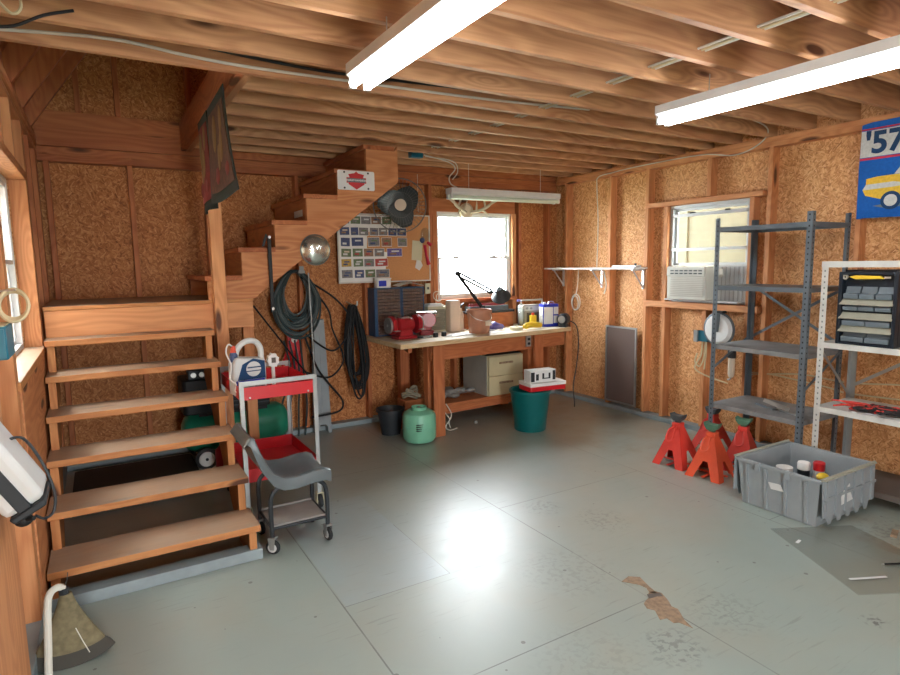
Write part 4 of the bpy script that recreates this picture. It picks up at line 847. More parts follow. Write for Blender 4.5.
# convex hub cap / mirror on the stringer
o = thing('hubcap', 'round polished chrome dome hung on the upper stair stringer', 'hubcap', (1.46, 4.494, 1.722))
mk('dome', B().lathe([(0.112, 0), (0.115, -0.008), (0.105, -0.022), (0.085, -0.038), (0.055, -0.05), (0.025, -0.056), (0, -0.057)], axis='y', n=40), 'hub_chrome', o); mk('rim', B().lathe([(0.108, 0.0), (0.118, -0.001), (0.120, -0.008), (0.112, -0.014), (0.108, 0.0)], axis='y', n=40, caps=False), 'wire_grey', o)
# handrail-like black rod
o = thing('iron_bar', 'slim dark metal bar with hooked top hanging by the upper stairs', 'bar', (1.105, 4.46, 1.26))
mk('bar', B().box(-0.013, 0.013, -0.01, 0.01, 0, 0.54), 'rubber', o, bevel=0.004); mk('hook', B().tube([(0, 0, 0.54), (-0.02, 0, 0.57), (-0.035, -0.01, 0.53), (-0.045, 0, 0.49)], 0.01), 'dark_plastic', o)
for z in (0.03, 0.555): mk('bolt', B().cyl((0, -0.018, z), (0, 0.01, z), 0.011), 'steel', o)
# green hose coil
b = B(); hc = Vector((1.53, 0, 1.27))
for k in range(17):
    rx = 0.11+0.0065*k+random.uniform(-0.012, 0.012); rz_ = 0.215+0.005*k+random.uniform(-0.015, 0.015); ox = random.uniform(-0.02, 0.03); oy = 5.43-0.006*k
    pts = []
    for i in range(36):
        a = i*2*PI/36; x = rx*math.sin(a)*(1.0 if math.cos(a) < 0.2 else 1.0-0.35*(math.cos(a)-0.2)); z = rz_*math.cos(a)
        pts.append((hc.x+ox+x+0.01, oy+0.01*math.sin(3*a+k), hc.z+0.29-rz_+z))
    b.m(0 if k % 3 else 1).tube(pts, 0.0105, 7, closed=True)
tag(mk('garden_hose', b, ['hose', 'hose_rib']), 'large coil of dark green hose hanging below the upper stairs', 'hose')
tag(mk('hose_hanger', B().box(1.56, 1.62, 5.30, 5.50, 1.535, 1.56).box(1.57, 1.61, 5.30, 5.315, 1.56, 1.60), 'wire_grey'), 'metal bracket holding the green hose coil', 'bracket')
# black extension cord coil
b = B()
for k in range(12):
    pts = []; rx = 0.095+random.uniform(-0.035, 0.03); L = 0.30+0.012*k+random.uniform(-0.02, 0.04); ox = 2.085+random.uniform(-0.02, 0.03); oy = 5.40-0.007*k
    for i in range(32):
        a = i*2*PI/32; f = 0.35+0.65*(0.5-0.5*math.cos(a))
        pts.append((ox+rx*math.sin(a)*f*1.25+0.035*(0.5-0.5*math.cos(a)), oy+0.008*math.sin(2*a+k), 1.22-L+L*math.cos(a)))
    b.tube(pts, 0.0095, 7, closed=True)
tag(mk('extension_cord', b, 'black'), 'hanging coil of black cord on the back wall left of the workbench', 'cord')
tag(mk('cord_hook', B().tube([(2.11, 5.585, 1.24), (2.11, 5.36, 1.21), (2.11, 5.30, 1.225), (2.11, 5.295, 1.26)], 0.008), 'steel'), 'small steel hook holding the black cord coil', 'hook')
tag(mk('rubber_cable', B().tube(spline([(1.60, 5.36, 1.50), (1.86, 5.38, 1.34), (2.0, 5.36, 1.20), (2.06, 5.33, 1.05), (1.98, 5.35, 0.88), (1.85, 5.36, 0.80), (1.62, 5.36, 0.97)], 6), 0.009).tube(spline([(1.62, 5.37, 1.50), (1.84, 5.37, 1.2), (1.88, 5.37, 1.0), (1.97, 5.36, 0.75), (1.93, 5.34, 0.63), (1.8, 5.33, 0.55), (1.6, 5.33, 0.62)], 6), 0.009)
    .tube(spline([(1.60, 5.33, 0.95), (1.70, 5.33, 0.66), (1.80, 5.32, 0.50), (1.93, 5.32, 0.32), (1.90, 5.31, 0.22), (1.70, 5.30, 0.20), (1.62, 5.30, 0.20)], 6), 0.010), 'black'), 'loose black cables looping between hose and black cord coil', 'cable')
o = thing('utility_pole', 'thin pale metal rod standing in front of the hose coil', 'rod', (1.63, 5.22, 0)); mk('rod', B().cyl((0.02, 0, 0), (-0.005, 0, 1.54), 0.007), 'galv', o)
o = thing('grey_column', 'tall grey plastic trough standing upright against the back wall', 'trough', (1.755, 5.38, 0))
mk('trough_body', B().prism([(-0.075, 0), (-0.05, 0), (-0.045, 0.06), (-0.025, 0.085), (0.02, 0.085), (0.045, 0.06), (0.05, 0), (0.085, 0), (0.08, 0.16), (0.05, 1.10), (-0.05, 1.10), (-0.075, 0.16)], 0, 0.09, 'y'), 'grey_plastic', o, bevel=0.006)
mk('rib', B().box(-0.004, 0.004, -0.006, -0.0005, 0.12, 1.05), 'grey_plastic', o)
# red work light reel
o = thing('cord_reel', 'red work light and tangled red cords hanging behind the cart', 'reel', (1.53, 5.49, 0.90))
mk('lamp_head', B().rbox(-0.06, 0.06, -0.05, 0.0, -0.08, 0.09, 0.02, axis='y'), 'red', o); mk('lens', B().cyl((0.0, -0.058, 0.02), (0.0, -0.0505, 0.02), 0.028), 'cable_white', o)
b = B()
for k in range(5): b.tube(spline([(-0.05+0.02*k, -0.02, -0.06), (-0.12+0.03*k, -0.04, -0.25-0.03*k), (-0.05+0.03*k, -0.03, -0.5+0.03*k), (0.06-0.01*k, -0.03, -0.3), (0.04, -0.02, -0.06)], 6), 0.011, 6)
mk('cord', b, 'red', o)
b = B()
for k in range(4): b.tube(spline([(-0.10+0.05*k, -0.06, 0.02), (-0.05+0.04*k, -0.07, -0.3), (-0.15+0.08*k, -0.06, -0.6), (-0.12+0.06*k, -0.05, -0.92)], 5), 0.009, 6)
mk('dark_cord', b, 'hose', o)
tag(mk('leaning_rod', B().cyl((1.02, 4.70, 1.30), (1.62, 5.20, 0.55), 0.007), 'black'), 'thin black rod slanting from the landing down behind the cart', 'rod')
# corner shelf on the right wall with brackets and cord
o = thing('wall_shelf', 'narrow white shelf on metal brackets in the back right corner', 'shelf', (4.74, 5.47, 1.515))
mk('shelf_board', B().box(-0.20, 0, -1.36, 0.0, 0, 0.018), 'white_paint', o, bevel=0.002)
for y in (-0.12, -0.74, -1.31): mk('bracket', B().box(-0.012, 0, y-0.012, y+0.012, -0.20, -0.0005).box(-0.17, -0.0125, y-0.012, y+0.012, -0.014, -0.0005).prism([(-0.16, -0.0145), (-0.0125, -0.19), (-0.0125, -0.165), (-0.14, -0.0145)], y-0.003, y+0.003, 'y'), 'aluminium', o)
tag(mk('cord_loop', B().tube(spline([(4.66, 5.02, 1.51), (4.69, 5.06, 1.35), (4.70, 5.10, 1.22)], 5), 0.004).tube([(4.70, 5.10+0.07*math.cos(a), 1.14+0.09*math.sin(a)) for a in [i*2*PI/24 for i in range(24)]], 0.006, 6, closed=True).tube([(4.69, 5.10+0.05*math.cos(a), 1.13+0.08*math.sin(a)) for a in [i*2*PI/24 for i in range(24)]], 0.006, 6, closed=True).tube(spline([(4.69, 4.66, 1.5), (4.69, 4.62, 1.35), (4.70, 4.66, 1.25)], 5), 0.006), 'cable_white'), 'white cord looped under the corner shelf', 'cord')
o = thing('shelf_tool', 'flat grey tool lying on the near end of the corner shelf', 'tool', (4.62, 4.24, 1.534)); mk('tool', B().box(-0.04, 0.04, -0.12, 0.2, 0, 0.022), 'galv', o, bevel=0.004)
mk('knob', B().cyl((0, -0.08, 0.022), (0, -0.08, 0.04), 0.012), 'dark_plastic', o)
# hanging cloth banner on the stairwell trimmer
t = thing('cloth_banner', 'dark folded cloth banner with warm figures hanging over the stairs', 'banner', (0.672, 3.45, 2.55))
def banner(y0, y1, off, zt0, zt1, drop, edge, inner, sd):
    n, mz = 10, 12; rings = []
    def pt(i, j, lift=0, inset=0.0):
        u = inset+(1-2*inset)*i/n; v = inset+(1-2*inset)*j/mz
        y = y0+(y1-y0)*u; zt = zt0+(zt1-zt0)*u
        return Vector((off+0.022*math.sin(u*5+sd)*v+0.01*v+lift, y-(0.16 if y0 < 0 else 0.02)*(1-u)*v*v, zt-drop*v+0.012*math.sin(u*7)*v))
    b = B()
    def skin(lift, th, inset):
        b.loft([[pt(i, j, lift, inset) for i in range(n+1)]+[pt(i, j, lift+th, inset) for i in range(n, -1, -1)] for j in range(mz+1)])
    skin(0, 0.006, 0); b.m(1); skin(-0.004, 0.0035, 0.10)
    b.m(2)
    for (u, v, r_) in ((0.3, 0.25, .05), (0.62, 0.35, .07), (0.42, 0.5, .06), (0.55, 0.62, .05)): 
        p = pt(int(u*n), int(v*mz), -0.006); b.sphere(p, r_, 6, (0.08, 0.7, 1.5))
    b.m(3)
    for (u, v, r_) in ((0.35, 0.78, .05), (0.6, 0.82, .06)): 
        p = pt(int(u*n), int(v*mz), -0.006); b.sphere(p, r_, 6, (0.08, 1, .8))
    return mk('banner_panel', b, [edge, inner, 'tapestry_gold', 'tapestry_red'], t)
banner(-0.05, 0.46, -0.03, 0.01, -0.01, 0.56, 'tapestry_dark', 'tapestry_brown', 0.4)
banner(0.47, 0.82, -0.035, -0.01, -0.02, 0.58, 'tapestry_dark', 'tapestry_red', 2.0)

# ------------------------------------------------------------------ right side: shelving
def angle_post(b, x, y, z0, z1, sx, sy, w=0.038, t=0.003):
    # L section: legs run from the corner (x,y) towards sx and sy
    b.box(min(x, x+sx*w), max(x, x+sx*w), min(y, y+sy*t), max(y, y+sy*t), z0, z1)
    b.box(min(x, x+sx*t), max(x, x+sx*t), min(y+sy*t, y+sy*w), max(y+sy*t, y+sy*w), z0, z1)
    return b
def holes(x, y, z0, z1, sx, sy, b, step=0.038):
    z = z0+0.03
    while z < z1:
        for (cx, cy, ax) in ((x, y+sy*0.02, 'x'), (x+sx*0.02, y, 'y')):
            if ax == 'x': b.box(cx-0.0008*sx-0.0004, cx-0.0008*sx+0.0004, cy-0.0045, cy+0.0045, z-0.006, z+0.006)
            else: b.box(cx-0.0045, cx+0.0045, cy-0.0008*sy-0.0004, cy-0.0008*sy+0.0004, z-0.006, z+0.006)
        z += step
    return b
gs = thing('metal_shelving', 'tall grey metal shelving unit standing by the air conditioner window', 'shelf unit', (4.17, 2.23, 0))
GX, GY, GH = 0.50, 0.73, 1.915
for (x, y, sx, sy) in ((0, 0, 1, 1), (0, GY, 1, -1), (GX, 0, -1, 1), (GX, GY, -1, -1)):
    mk('post', holes(x, y, 0.0, GH, sx, sy, angle_post(B(), x, y, 0.0, GH, sx, sy).m(1)), ['shelf_grey', 'black'], gs)
for z in (0.455, 0.93, 1.395, 1.845):
    b = B().box(0.004, GX-0.004, 0.004, GY-0.004, z-0.002, z)
    b.box(0.004, 0.007, 0.004, GY-0.004, z-0.034, z-0.002).box(GX-0.007, GX-0.004, 0.004, GY-0.004, z-0.034, z-0.002).box(0.007, GX-0.007, 0.004, 0.007, z-0.034, z-0.002).box(0.007, GX-0.007, GY-0.007, GY-0.004, z-0.034, z-0.002)
    mk('shelf', b, 'shelf_deck' if z < 1 else 'shelf_grey', gs)
def strap(a, c, w=0.022, t=0.003, nrm=(1, 0, 0)):
    a, c, nrm = Vector(a), Vector(c), Vector(nrm); d = (c-a).normalized(); s = d.cross(nrm).normalized()*w/2; n2 = nrm*t/2
    return B().loft([[a+s+n2, a-s+n2, a-s-n2, a+s-n2], [c+s+n2, c-s+n2, c-s-n2, c+s-n2]])
mk('cross_brace', strap((GX+0.002, 0.01, 1.38), (GX+0.002, GY-0.01, 0.95)), 'shelf_grey', gs); mk('cross_brace', strap((GX+0.006, 0.01, 0.95), (GX+0.006, GY-0.01, 1.38)), 'shelf_grey', gs)
mk('cross_brace', strap((0.01, GY+0.003, 0.72), (GX-0.01, GY+0.003, 0.95), nrm=(0, 1, 0)), 'shelf_grey', gs); mk('cross_brace', strap((0.01, -0.003, 0.68), (GX-0.01, -0.003, 0.93), nrm=(0, 1, 0)), 'shelf_grey', gs)
# loose metal brackets on its lowest shelf
o = thing('metal_bracket', 'small angled metal bracket on the lowest grey shelf', 'bracket', (4.34, 2.42, 0.457), 1.2); mk('bracket_arm', B().box(-0.13, 0.12, -0.012, 0.012, 0, 0.01), 'galv', o); mk('bracket_arm', B().box(0.0, 0.18, -0.01, 0.01, 0.012, 0.04, rot=(0, -0.3, 0.7), piv=(0, 0, 0)), 'galv', o)
tag(mk('metal_bar', B().box(-0.1, 0.1, -0.015, 0.015, 0, 0.012), 'shelf_grey', loc=(4.38, 2.62, 0.457), rot=(0, 0, 1.2)), 'flat grey metal bar on the lowest grey shelf', 'bar')
ws = thing('shelf_rack', 'cream perforated angle-iron shelving unit at the right edge', 'shelf unit', (4.20, 1.05, 0))
WX, WY, WH = 0.46, 1.115, 1.575
for (x, y, sx, sy, mm) in ((0, WY, 1, -1, 'white_paint'), (0, 0, 1, 1, 'white_paint'), (WX, WY, -1, -1, 'galv'), (WX, 0, -1, 1, 'galv')):
    mk('post', holes(x, y, 0.0, WH if x == 0 else 1.0, sx, sy, angle_post(B(), x, y, 0.0, WH if x == 0 else 1.04, sx, sy, 0.04).m(1)), [mm, 'wire_grey'], ws)
mk('top_rail', B().box(-0.004, -0.0008, 0.0, WY, WH-0.04, WH), 'white_paint', ws)
mk('top_rail', B().box(0.0, 0.20, WY+0.0008, WY+0.004, WH-0.04, WH), 'white_paint', ws)
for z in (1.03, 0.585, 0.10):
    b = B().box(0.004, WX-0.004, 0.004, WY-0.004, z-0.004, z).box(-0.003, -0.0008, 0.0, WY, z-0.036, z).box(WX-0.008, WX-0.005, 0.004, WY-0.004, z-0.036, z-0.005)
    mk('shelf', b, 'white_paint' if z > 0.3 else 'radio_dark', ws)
mk('cross_brace', strap((WX-0.01, WY-0.03, 0.68), (WX-0.01, WY-0.52, 1.01)), 'galv', ws); mk('cross_brace', strap((0.06, WY-0.006, 0.95), (WX-0.03, WY-0.006, 0.62), nrm=(0, 1, 0)), 'galv', ws)
# small parts organiser case
o = thing('parts_organizer', 'black parts organizer with grey bins on the cream shelf rack', 'organizer', (4.205, 1.72, 1.031))
OW, OH, OD = 0.34, 0.475, 0.25
mk('case', B().box(0.05, OD, 0, OW, 0, OH).box(0.0, 0.05, 0, 0.022, 0, OH).box(0, 0.05, OW-0.022, OW, 0, OH).box(0, 0.05, 0.022, OW-0.022, OH-0.02, OH).box(0, 0.05, 0.022, OW-0.022, 0, 0.015), 'organizer', o, bevel=0.004)
mk('top_tray', B().box(0.04, OD-0.02, 0.02, OW-0.02, OH+0.0005, OH+0.012), 'organizer', o)
mk('carry_handle', B().tube([(0.12, -0.001, OH-0.13), (0.12, -0.02, OH-0.12), (0.17, -0.02, OH-0.06), (0.17, -0.001, OH-0.05)], 0.008), 'galv', o)
for z, nb, wd in ((0.02, 2, 0.14), (0.125, 2, 0.14), (0.225, 3, 0.09), (0.30, 3, 0.09)):
    for k in range(nb):
        yy = 0.028+k*(OW-0.056)/nb; h_ = 0.06 if z != 0.225 else 0.045
        mk('bin', B().prism([(0.048, z), (0.005, z), (0.0, z+h_*0.55), (0.03, z+h_*.6), (0.048, z+h_+0.02)], yy+0.004, yy+(OW-0.056)/nb-0.004, 'y'), 'bin_grey', o, bevel=0.002)
for z, tilt in ((0.115, 0.0), (0.20, 0.0), (0.292, 0.0)):
    mk('bin_lid', B().loft([[(-0.012, 0.016, z-0.028), (-0.012, OW-0.016, z-0.028), (-0.010, OW-0.016, z-0.031), (-0.010, 0.016, z-0.031)], [(0.03, 0.022, z+0.012), (0.03, OW-0.022, z+0.012), (0.032, OW-0.022, z+0.009), (0.032, 0.022, z+0.009)]]), 'bin_lid', o)
o2 = thing('utility_knife', 'yellow utility knife lying in the top of the black organizer', 'knife', (4.215, 1.90, 1.462), 0); mk('handle', B().prism([(-0.10, 0), (0.06, -0.004), (0.10, 0.012), (0.06, 0.022), (-0.08, 0.018)], -0.012, 0.012, 'x'), 'yellow', o2, bevel=0.003); mk('blade', B().box(-0.001, 0.001, -0.135, -0.10, 0.002, 0.014), 'steel', o2)
tag(mk('steel_washer', B().lathe([(0.007, -0.002), (0.018, -0.002), (0.018, 0.002), (0.007, 0.002), (0.007, -0.002)], axis='x', caps=False), 'steel', loc=(4.215, 2.025, 1.474)), 'small steel washer on the organizer top left', 'washer')
# cables and tools on the middle rack shelf
b = B()
for k in range(9):
    x = 4.24+random.uniform(0, .10); y = 1.95+random.uniform(-0.08, 0.12); pts = []
    for i in range(7): pts.append((x+random.uniform(-.05, .10), y+0.06*math.cos(i+k)-0.03*i+random.uniform(-.04, .04), 0.595+random.uniform(0, 0.03)))
    b.tube(spline(pts, 4), 0.006, 6)
tag(mk('red_cables', b, 'stand_red'), 'tangle of red cables on the middle shelf of the cream rack', 'cables')
b = B()
for k in range(8):
    x = 4.25+random.uniform(0, .12); y = 1.72+random.uniform(-0.12, 0.12); pts = []
    for i in range(6): pts.append((x+random.uniform(-.04, .10), y+random.uniform(-.12, .12), 0.595+random.uniform(0, 0.03)))
    b.tube(spline(pts, 4), 0.007, 6)
tag(mk('black_cables', b, 'black'), 'tangle of black cables on the middle shelf right of the red ones', 'cables')
for k, (x, y, a, lab) in enumerate(((4.235, 1.84, 0.3, 'far left'), (4.26, 1.70, 1.0, 'middle'), (4.24, 1.60, -0.4, 'nearest the photo edge'))):
    o = thing('wrench', 'steel wrench among the cables on the cream rack, %s of three' % lab, 'wrench', (x, y, 0.586), a+PI/2, None)
    mk('shaft', B().box(-0.07, 0.07, -0.007, 0.007, 0, 0.007), 'steel', o, bevel=0.002); mk('jaw', B().prism([(0.07, -0.008), (0.09, -0.018), (0.11, -0.014), (0.098, -0.004), (0.098, 0.004), (0.11, 0.014), (0.09, 0.018), (0.07, 0.008)], 0, 0.008, 'z'), 'steel', o)
# grey tote with hinged flaps
o = thing('storage_tote', 'large open grey plastic tote with folded ribbed lid flaps on the floor', 'tote', (3.545, 1.765, 0))
TX, TY, TH = 0.60, 0.52, 0.305
def trect(i, z): return [(i, i, z), (TX-i, i, z), (TX-i, TY-i, z), (i, TY-i, z)]
b = B().loft([trect(0.030, 0), trect(0.026, 0.004), trect(0.0, TH-0.02), trect(-0.012, TH-0.02), trect(-0.012, TH), trect(0.012, TH), trect(0.052, 0.012), trect(0.056, 0.01)])
tote = mk('tote_body', b, 'grey_plastic', o, bevel=0.003)
for k in range(4):
    y = 0.07+k*0.125; b = B().loft([[(0.016, y, 0.01), (0.016, y+0.018, 0.01), (0.030, y+0.018, 0.01), (0.030, y, 0.01)], [(-0.011, y, TH-0.03), (-0.011, y+0.018, TH-0.03), (0.01, y+0.018, TH-0.03), (0.01, y, TH-0.03)]]); mk('rib', b, 'grey_plastic', o)
for yy in (0.17, 0.36): mk('hinge_clip', B().box(-0.02, -0.0125, yy, yy+0.03, TH-0.05, TH+0.004), 'grey_plastic', o, bevel=0.002)
mk('label', B().prism([(0.22, 0.175), (0.30, 0.168), (0.315, 0.21), (0.24, 0.215)], 0.0, 0.002, 'x'), 'silver_text', o, loc=(0.004, -0.02, 0), rot=(0, -0.13, 0))
def flap(y, sgn):
    b = B().loft([[(-0.01, y, TH-0.002), (TX+0.01, y, TH-0.002), (TX+0.01, y+sgn*0.004, TH-0.002), (-0.01, y+sgn*0.004, TH-0.002)], [(0.0, y+sgn*0.008, 0.075), (TX, y+sgn*0.008, 0.075), (TX, y+sgn*0.012, 0.075), (0.0, y+sgn*0.012, 0.075)]])
    for k in range(6):
        x = 0.02+k*0.105; b.loft([[(x, y+sgn*0.004, TH-0.01), (x+0.018, y+sgn*0.004, TH-0.01), (x+0.018, y+sgn*0.016, TH-0.01), (x, y+sgn*0.016, TH-0.01)], [(x, y+sgn*0.008, 0.08), (x+0.018, y+sgn*0.008, 0.08), (x+0.018, y+sgn*0.022, 0.08), (x, y+sgn*0.022, 0.08)]])
        if k < 5: b.prism([(x+0.02, 0.085), (x+0.10, 0.085), (x+0.075, 0.03), (x+0.045, 0.03)], min(y+sgn*0.006, y+sgn*0.012), max(y+sgn*0.006, y+sgn*0.012), 'y')
    b.box(0.0, TX, min(y+sgn*0.008, y+sgn*0.018), max(y+sgn*0.008, y+sgn*0.018), 0.185, 0.20)
    f = mk('lid_flap', b, 'grey_plastic', o); mk('hinge_rod', B().cyl((-0.01, y, TH+0.006), (TX+0.01, y, TH+0.006), 0.007).box(0.0, TX, min(y, y+sgn*0.018), max(y, y+sgn*0.018), TH+0.0, TH+0.006), 'bin_lid', f)
flap(-0.014, -1); flap(TY+0.014, 1)
mk('worn_label', B().prism([(0.20, 0.14), (0.33, 0.15), (0.30, 0.20), (0.22, 0.23), (0.19, 0.19)], -0.033, -0.0315, 'y').prism([(0.25, 0.24), (0.29, 0.24), (0.28, 0.26)], -0.033, -0.0315, 'y'), 'silver_text', o, loc=(0, 0.005, -.02))
q = thing('spray_can', 'red capped can standing inside the grey tote', 'can', (3.93, 1.97, 0.012)); mk('can_body', B().cyl((0, 0, 0), (0, 0, 0.22), 0.033), 'silver_text', q); mk('cap', B().lathe([(0, 0.2205), (0.034, 0.2205), (0.034, 0.27), (0.03, 0.275), (0, 0.275)]), 'red', q)
q = thing('spray_can', 'white capped can standing inside the grey tote', 'can', (3.90, 2.05, 0.012)); mk('can_body', B().cyl((0, 0, 0), (0, 0, 0.21), 0.036), 'dark_plastic', q); mk('cap', B().lathe([(0, 0.2105), (0.038, 0.2105), (0.038, 0.25), (0.034, 0.258), (0, 0.258)]), 'paper', q)
q = thing('oil_bottle', 'yellow bottle inside the grey tote below the red can', 'bottle', (3.84, 1.90, 0.012)); mk('bottle', B().rbox(-0.04, 0.04, -0.03, 0.03, 0, 0.19, 0.015), 'dark_plastic', q); mk('cap', B().sphere((0, 0, 0.215), 0.035, 8, (1.2, 1, .7)), 'yellow', q)
q = thing('jar', 'white lidded jar inside the grey tote at the left', 'jar', (3.80, 2.12, 0.012)); mk('jar_body', B().cyl((0, 0, 0), (0, 0, 0.20), 0.045), 'clear_plastic', q); mk('lid', B().cyl((0, 0, 0.2005), (0, 0, 0.225), 0.05), 'paper', q)
tag(mk('wooden_stick', B().box(-0.012, 0.012, -0.16, 0.16, 0, 0.012), 'bare_wood', loc=(3.69, 2.02, 0.19), rot=(0.1, 0, 0.1)), 'thin wooden stick lying in the grey tote', 'stick')
tag(mk('black_box', B().box(-0.05, 0.06, -0.10, 0.05, 0, 0.17), 'dark_plastic', loc=(3.69, 2.0, 0.012)), 'dark box lying at the bottom of the grey tote', 'box')
# jack stands
def jack(label, x, y, rz, mat, head, hs=0.0, H0=0.30):
    t = thing('jack_stand', label, 'jack stand', (x, y, 0), rz, 'jack stands by the grey shelving')
    b = B(); w0, w1 = 0.135, 0.034
    def P4(w, z): return [Vector((-w, -w, z)), Vector((w, -w, z)), Vector((w, w, z)), Vector((-w, w, z))]
    lo, hi = P4(w0, 0), P4(w1, H0)
    # four folded sheet legs: each side plate is an inverted V
    for k in range(4):
        a0, a1, b0, b1 = lo[k], lo[(k+1) % 4], hi[k], hi[(k+1) % 4]
        e = (a1-a0)*0.24; fr = 0.42
        ma0 = a0.lerp(b0, fr); ma1 = a1.lerp(b1, fr); mid = (ma0+ma1)/2; em = (ma1-ma0)
        inn = -((a0+a1)/2).copy(); inn.z = 0; inn = inn.normalized()*0.004
        def plate(pts): b.loft([pts, [p+inn for p in pts]])
        plate([a0, a0+e, mid-em*0.10, mid+em*0.10, a1-e, a1, b1, b0])
    mk('base', b, mat, t, smooth=False)
    mk('foot_strap', B().box(-w0+0.01, w0-0.01, -0.012, 0.012, 0.012, 0.018).box(-0.012, 0.012, -w0+0.01, w0-0.01, 0.019, 0.025), mat, t)
    mk('sleeve', B().box(-w1, w1, -w1, w1, H0-0.01, H0+0.035), mat, t, bevel=0.004)
    mk('ratchet_post', B().box(-0.014, 0.014, -0.02, 0.02, 0.12, H0+0.062+hs), head, t, bevel=0.002)
    mk('saddle', B().prism([(-0.056, 0.042), (-0.05, 0.015), (-0.03, -0.012), (0.03, -0.012), (0.05, 0.015), (0.056, 0.042), (0.03, 0.03), (-0.03, 0.03)], -0.034, 0.034, 'x'), head, t, bevel=0.003, loc=(0, 0, H0+0.062+hs))
    mk('lever', B().tube(spline([(-0.034, -0.01, H0), (-0.075, -0.02, H0-0.01), (-0.125, -0.03, H0-0.075), (-0.13, 0.02, H0-0.085), (-0.08, 0.03, H0-0.02), (-0.034, 0.02, H0)], 4), 0.006, 6), mat, t)
    return t
P('head_green', (0.07, 0.16, 0.10), rough=0.5); P('head_black', (0.05, 0.06, 0.065), rough=0.5)
jack('red jack stand with dark saddle, leftmost of the four', 3.84, 2.99, 0.1, 'stand_red', 'head_black')
jack('orange-red jack stand with green saddle, frontmost of the four', 3.83, 2.68, 0.15, 'stand_orange', 'head_green')
jack('red jack stand with dark saddle, behind the frontmost one', 4.37, 3.06, 0.0, 'stand_red', 'head_black', -0.012, 0.275)
jack('red jack stand with green saddle, rightmost of the four', 4.15, 2.64, 0.3, 'stand_red', 'head_green')
# plexiglass sheet, pen, torn patch
d1 = Vector((-0.33, -0.63)).normalized(); p1 = Vector((-d1.y, d1.x))
A_ = Vector((3.33, 1.92)); B_ = A_+d1*0.71
p1 = -p1 if p1.x < 0 else p1
pts = [A_, B_, B_+p1*0.62, A_+p1*0.50]
tag(mk('acrylic_sheet', B().prism([(p.x-3.4, p.y-1.5) for p in pts], 0.0, 0.005, 'z'), 'acrylic', loc=(3.4, 1.5, 0.0005), smooth=False), 'scratched clear plastic sheet lying on the floor by the tote', 'sheet')
tag(mk('tape_strip', B().box(-0.10, 0.10, -0.008, 0.008, 0, 0.0006), 'silver_text', loc=(3.20, 1.34, 0.0062), rot=(0, 0, -0.45)), 'pale streak of tape on the clear sheet near the pen', 'tape')
tag(mk('tape_strip', B().box(-0.025, 0.025, -0.008, 0.008, 0, 0.0006), 'white', loc=(3.30, 1.74, 0.0062), rot=(0, 0, 0.2)), 'short white tape piece on the left part of the clear sheet', 'tape')
o = thing('pen', 'thin black pen lying on the clear plastic sheet', 'pen', (3.46, 1.33, 0.0115), -0.5); mk('barrel', B().cyl((-0.06, 0, 0), (0.07, 0, 0), 0.005), 'black', o); mk('tip', B().cyl((-0.075, 0, 0), (-0.0605, 0, 0), 0.001, 0.004), 'steel', o)
PT = [[(2.148, 1.977), (2.213, 1.993), (2.257, 1.957), (2.226, 1.87), (2.216, 1.827), (2.213, 1.804), (2.184, 1.829), (2.205, 1.87), (2.198, 1.909)],
      [(2.107, 1.793), (2.16, 1.81), (2.177, 1.834), (2.215, 1.83), (2.231, 1.8), (2.205, 1.74), (2.179, 1.70), (2.185, 1.67), (2.172, 1.648), (2.14, 1.60), (2.121, 1.540), (2.105, 1.60), (2.082, 1.610), (2.085, 1.65), (2.05, 1.658), (2.07, 1.69), (2.089, 1.719), (2.07, 1.75), (2.088, 1.783)],
      [(2.159, 1.828), (2.224, 1.804), (2.214, 1.776), (2.19, 1.79), (2.142, 1.798)]]
PT = [[(x-2.15, y-1.8) for x, y in p] for p in PT]
tag(mk('torn_patch', B().prism(PT[0], 0, 0.002, 'z').prism(PT[1], 0, 0.002, 'z').m(1).prism(PT[2], 0.0021, 0.003, 'z'), ['bare_wood', 'radio_dark'], loc=(2.15, 1.8, 0.0003), smooth=False), 'torn bare brown patch on the painted floor at lower right', 'patch')
tag(mk('dark_scrap', B().box(-0.05, 0.05, -0.015, 0.015, 0, 0.012), 'bare_wood', loc=(3.86, 1.50, 0.0), rot=(0, 0, 0.3)), 'small dark scrap on the floor near the cream rack', 'scrap')
# car tapestry
TY1, TYW, TZ0, TZH = 2.225, 0.98, 1.87, 0.66
o = thing('wool_tapestry', 'blue knitted hanging with a yellow car at the upper right', 'wall hanging', (4.737, TY1, TZ0))
b = B().prism([(0, 0), (-0.05, 0.004), (-TYW, -0.01), (-TYW-0.005, TZH*0.5), (-TYW, TZH+0.01), (-0.06, TZH), (0.0, TZH-0.01), (0.004, TZH/2)], -0.012, 0, 'x'); mk('knitted_panel', b, 'wool_blue', o)
def tp(name, pts, mat, lift): return mk(name, B().prism([(-u, v) for u, v in pts], -0.012-lift, -0.0121, 'x'), mat, o, smooth=False)
tp('white_band', [(0.0, 0.425), (TYW, 0.42), (TYW, 0.60), (0.0, 0.605)], 'wool_white', 0.002)
tp('red_stripe', [(0.0, 0.405), (TYW, 0.40), (TYW, 0.415), (0.0, 0.42)], 'wool_red', 0.002); tp('red_stripe', [(0.0, 0.61), (TYW, 0.605), (TYW, 0.615), (0.0, 0.62)], 'wool_red', 0.002)
text_mesh('lettering', "'57", 0.205, 'wool_navy', o, (-0.0158, -0.150, 0.512), (PI/2, 0, -PI/2), 0.001, bold=0.006)
tp('car_body', [(0.05, 0.275), (0.12, 0.285), (0.35, 0.29), (0.60, 0.285), (0.86, 0.27), (0.90, 0.20), (0.90, 0.13), (0.75, 0.10), (0.30, 0.10), (0.14, 0.13), (0.05, 0.16), (0.03, 0.20), (0.05, 0.22)], 'wool_yellow', 0.003)
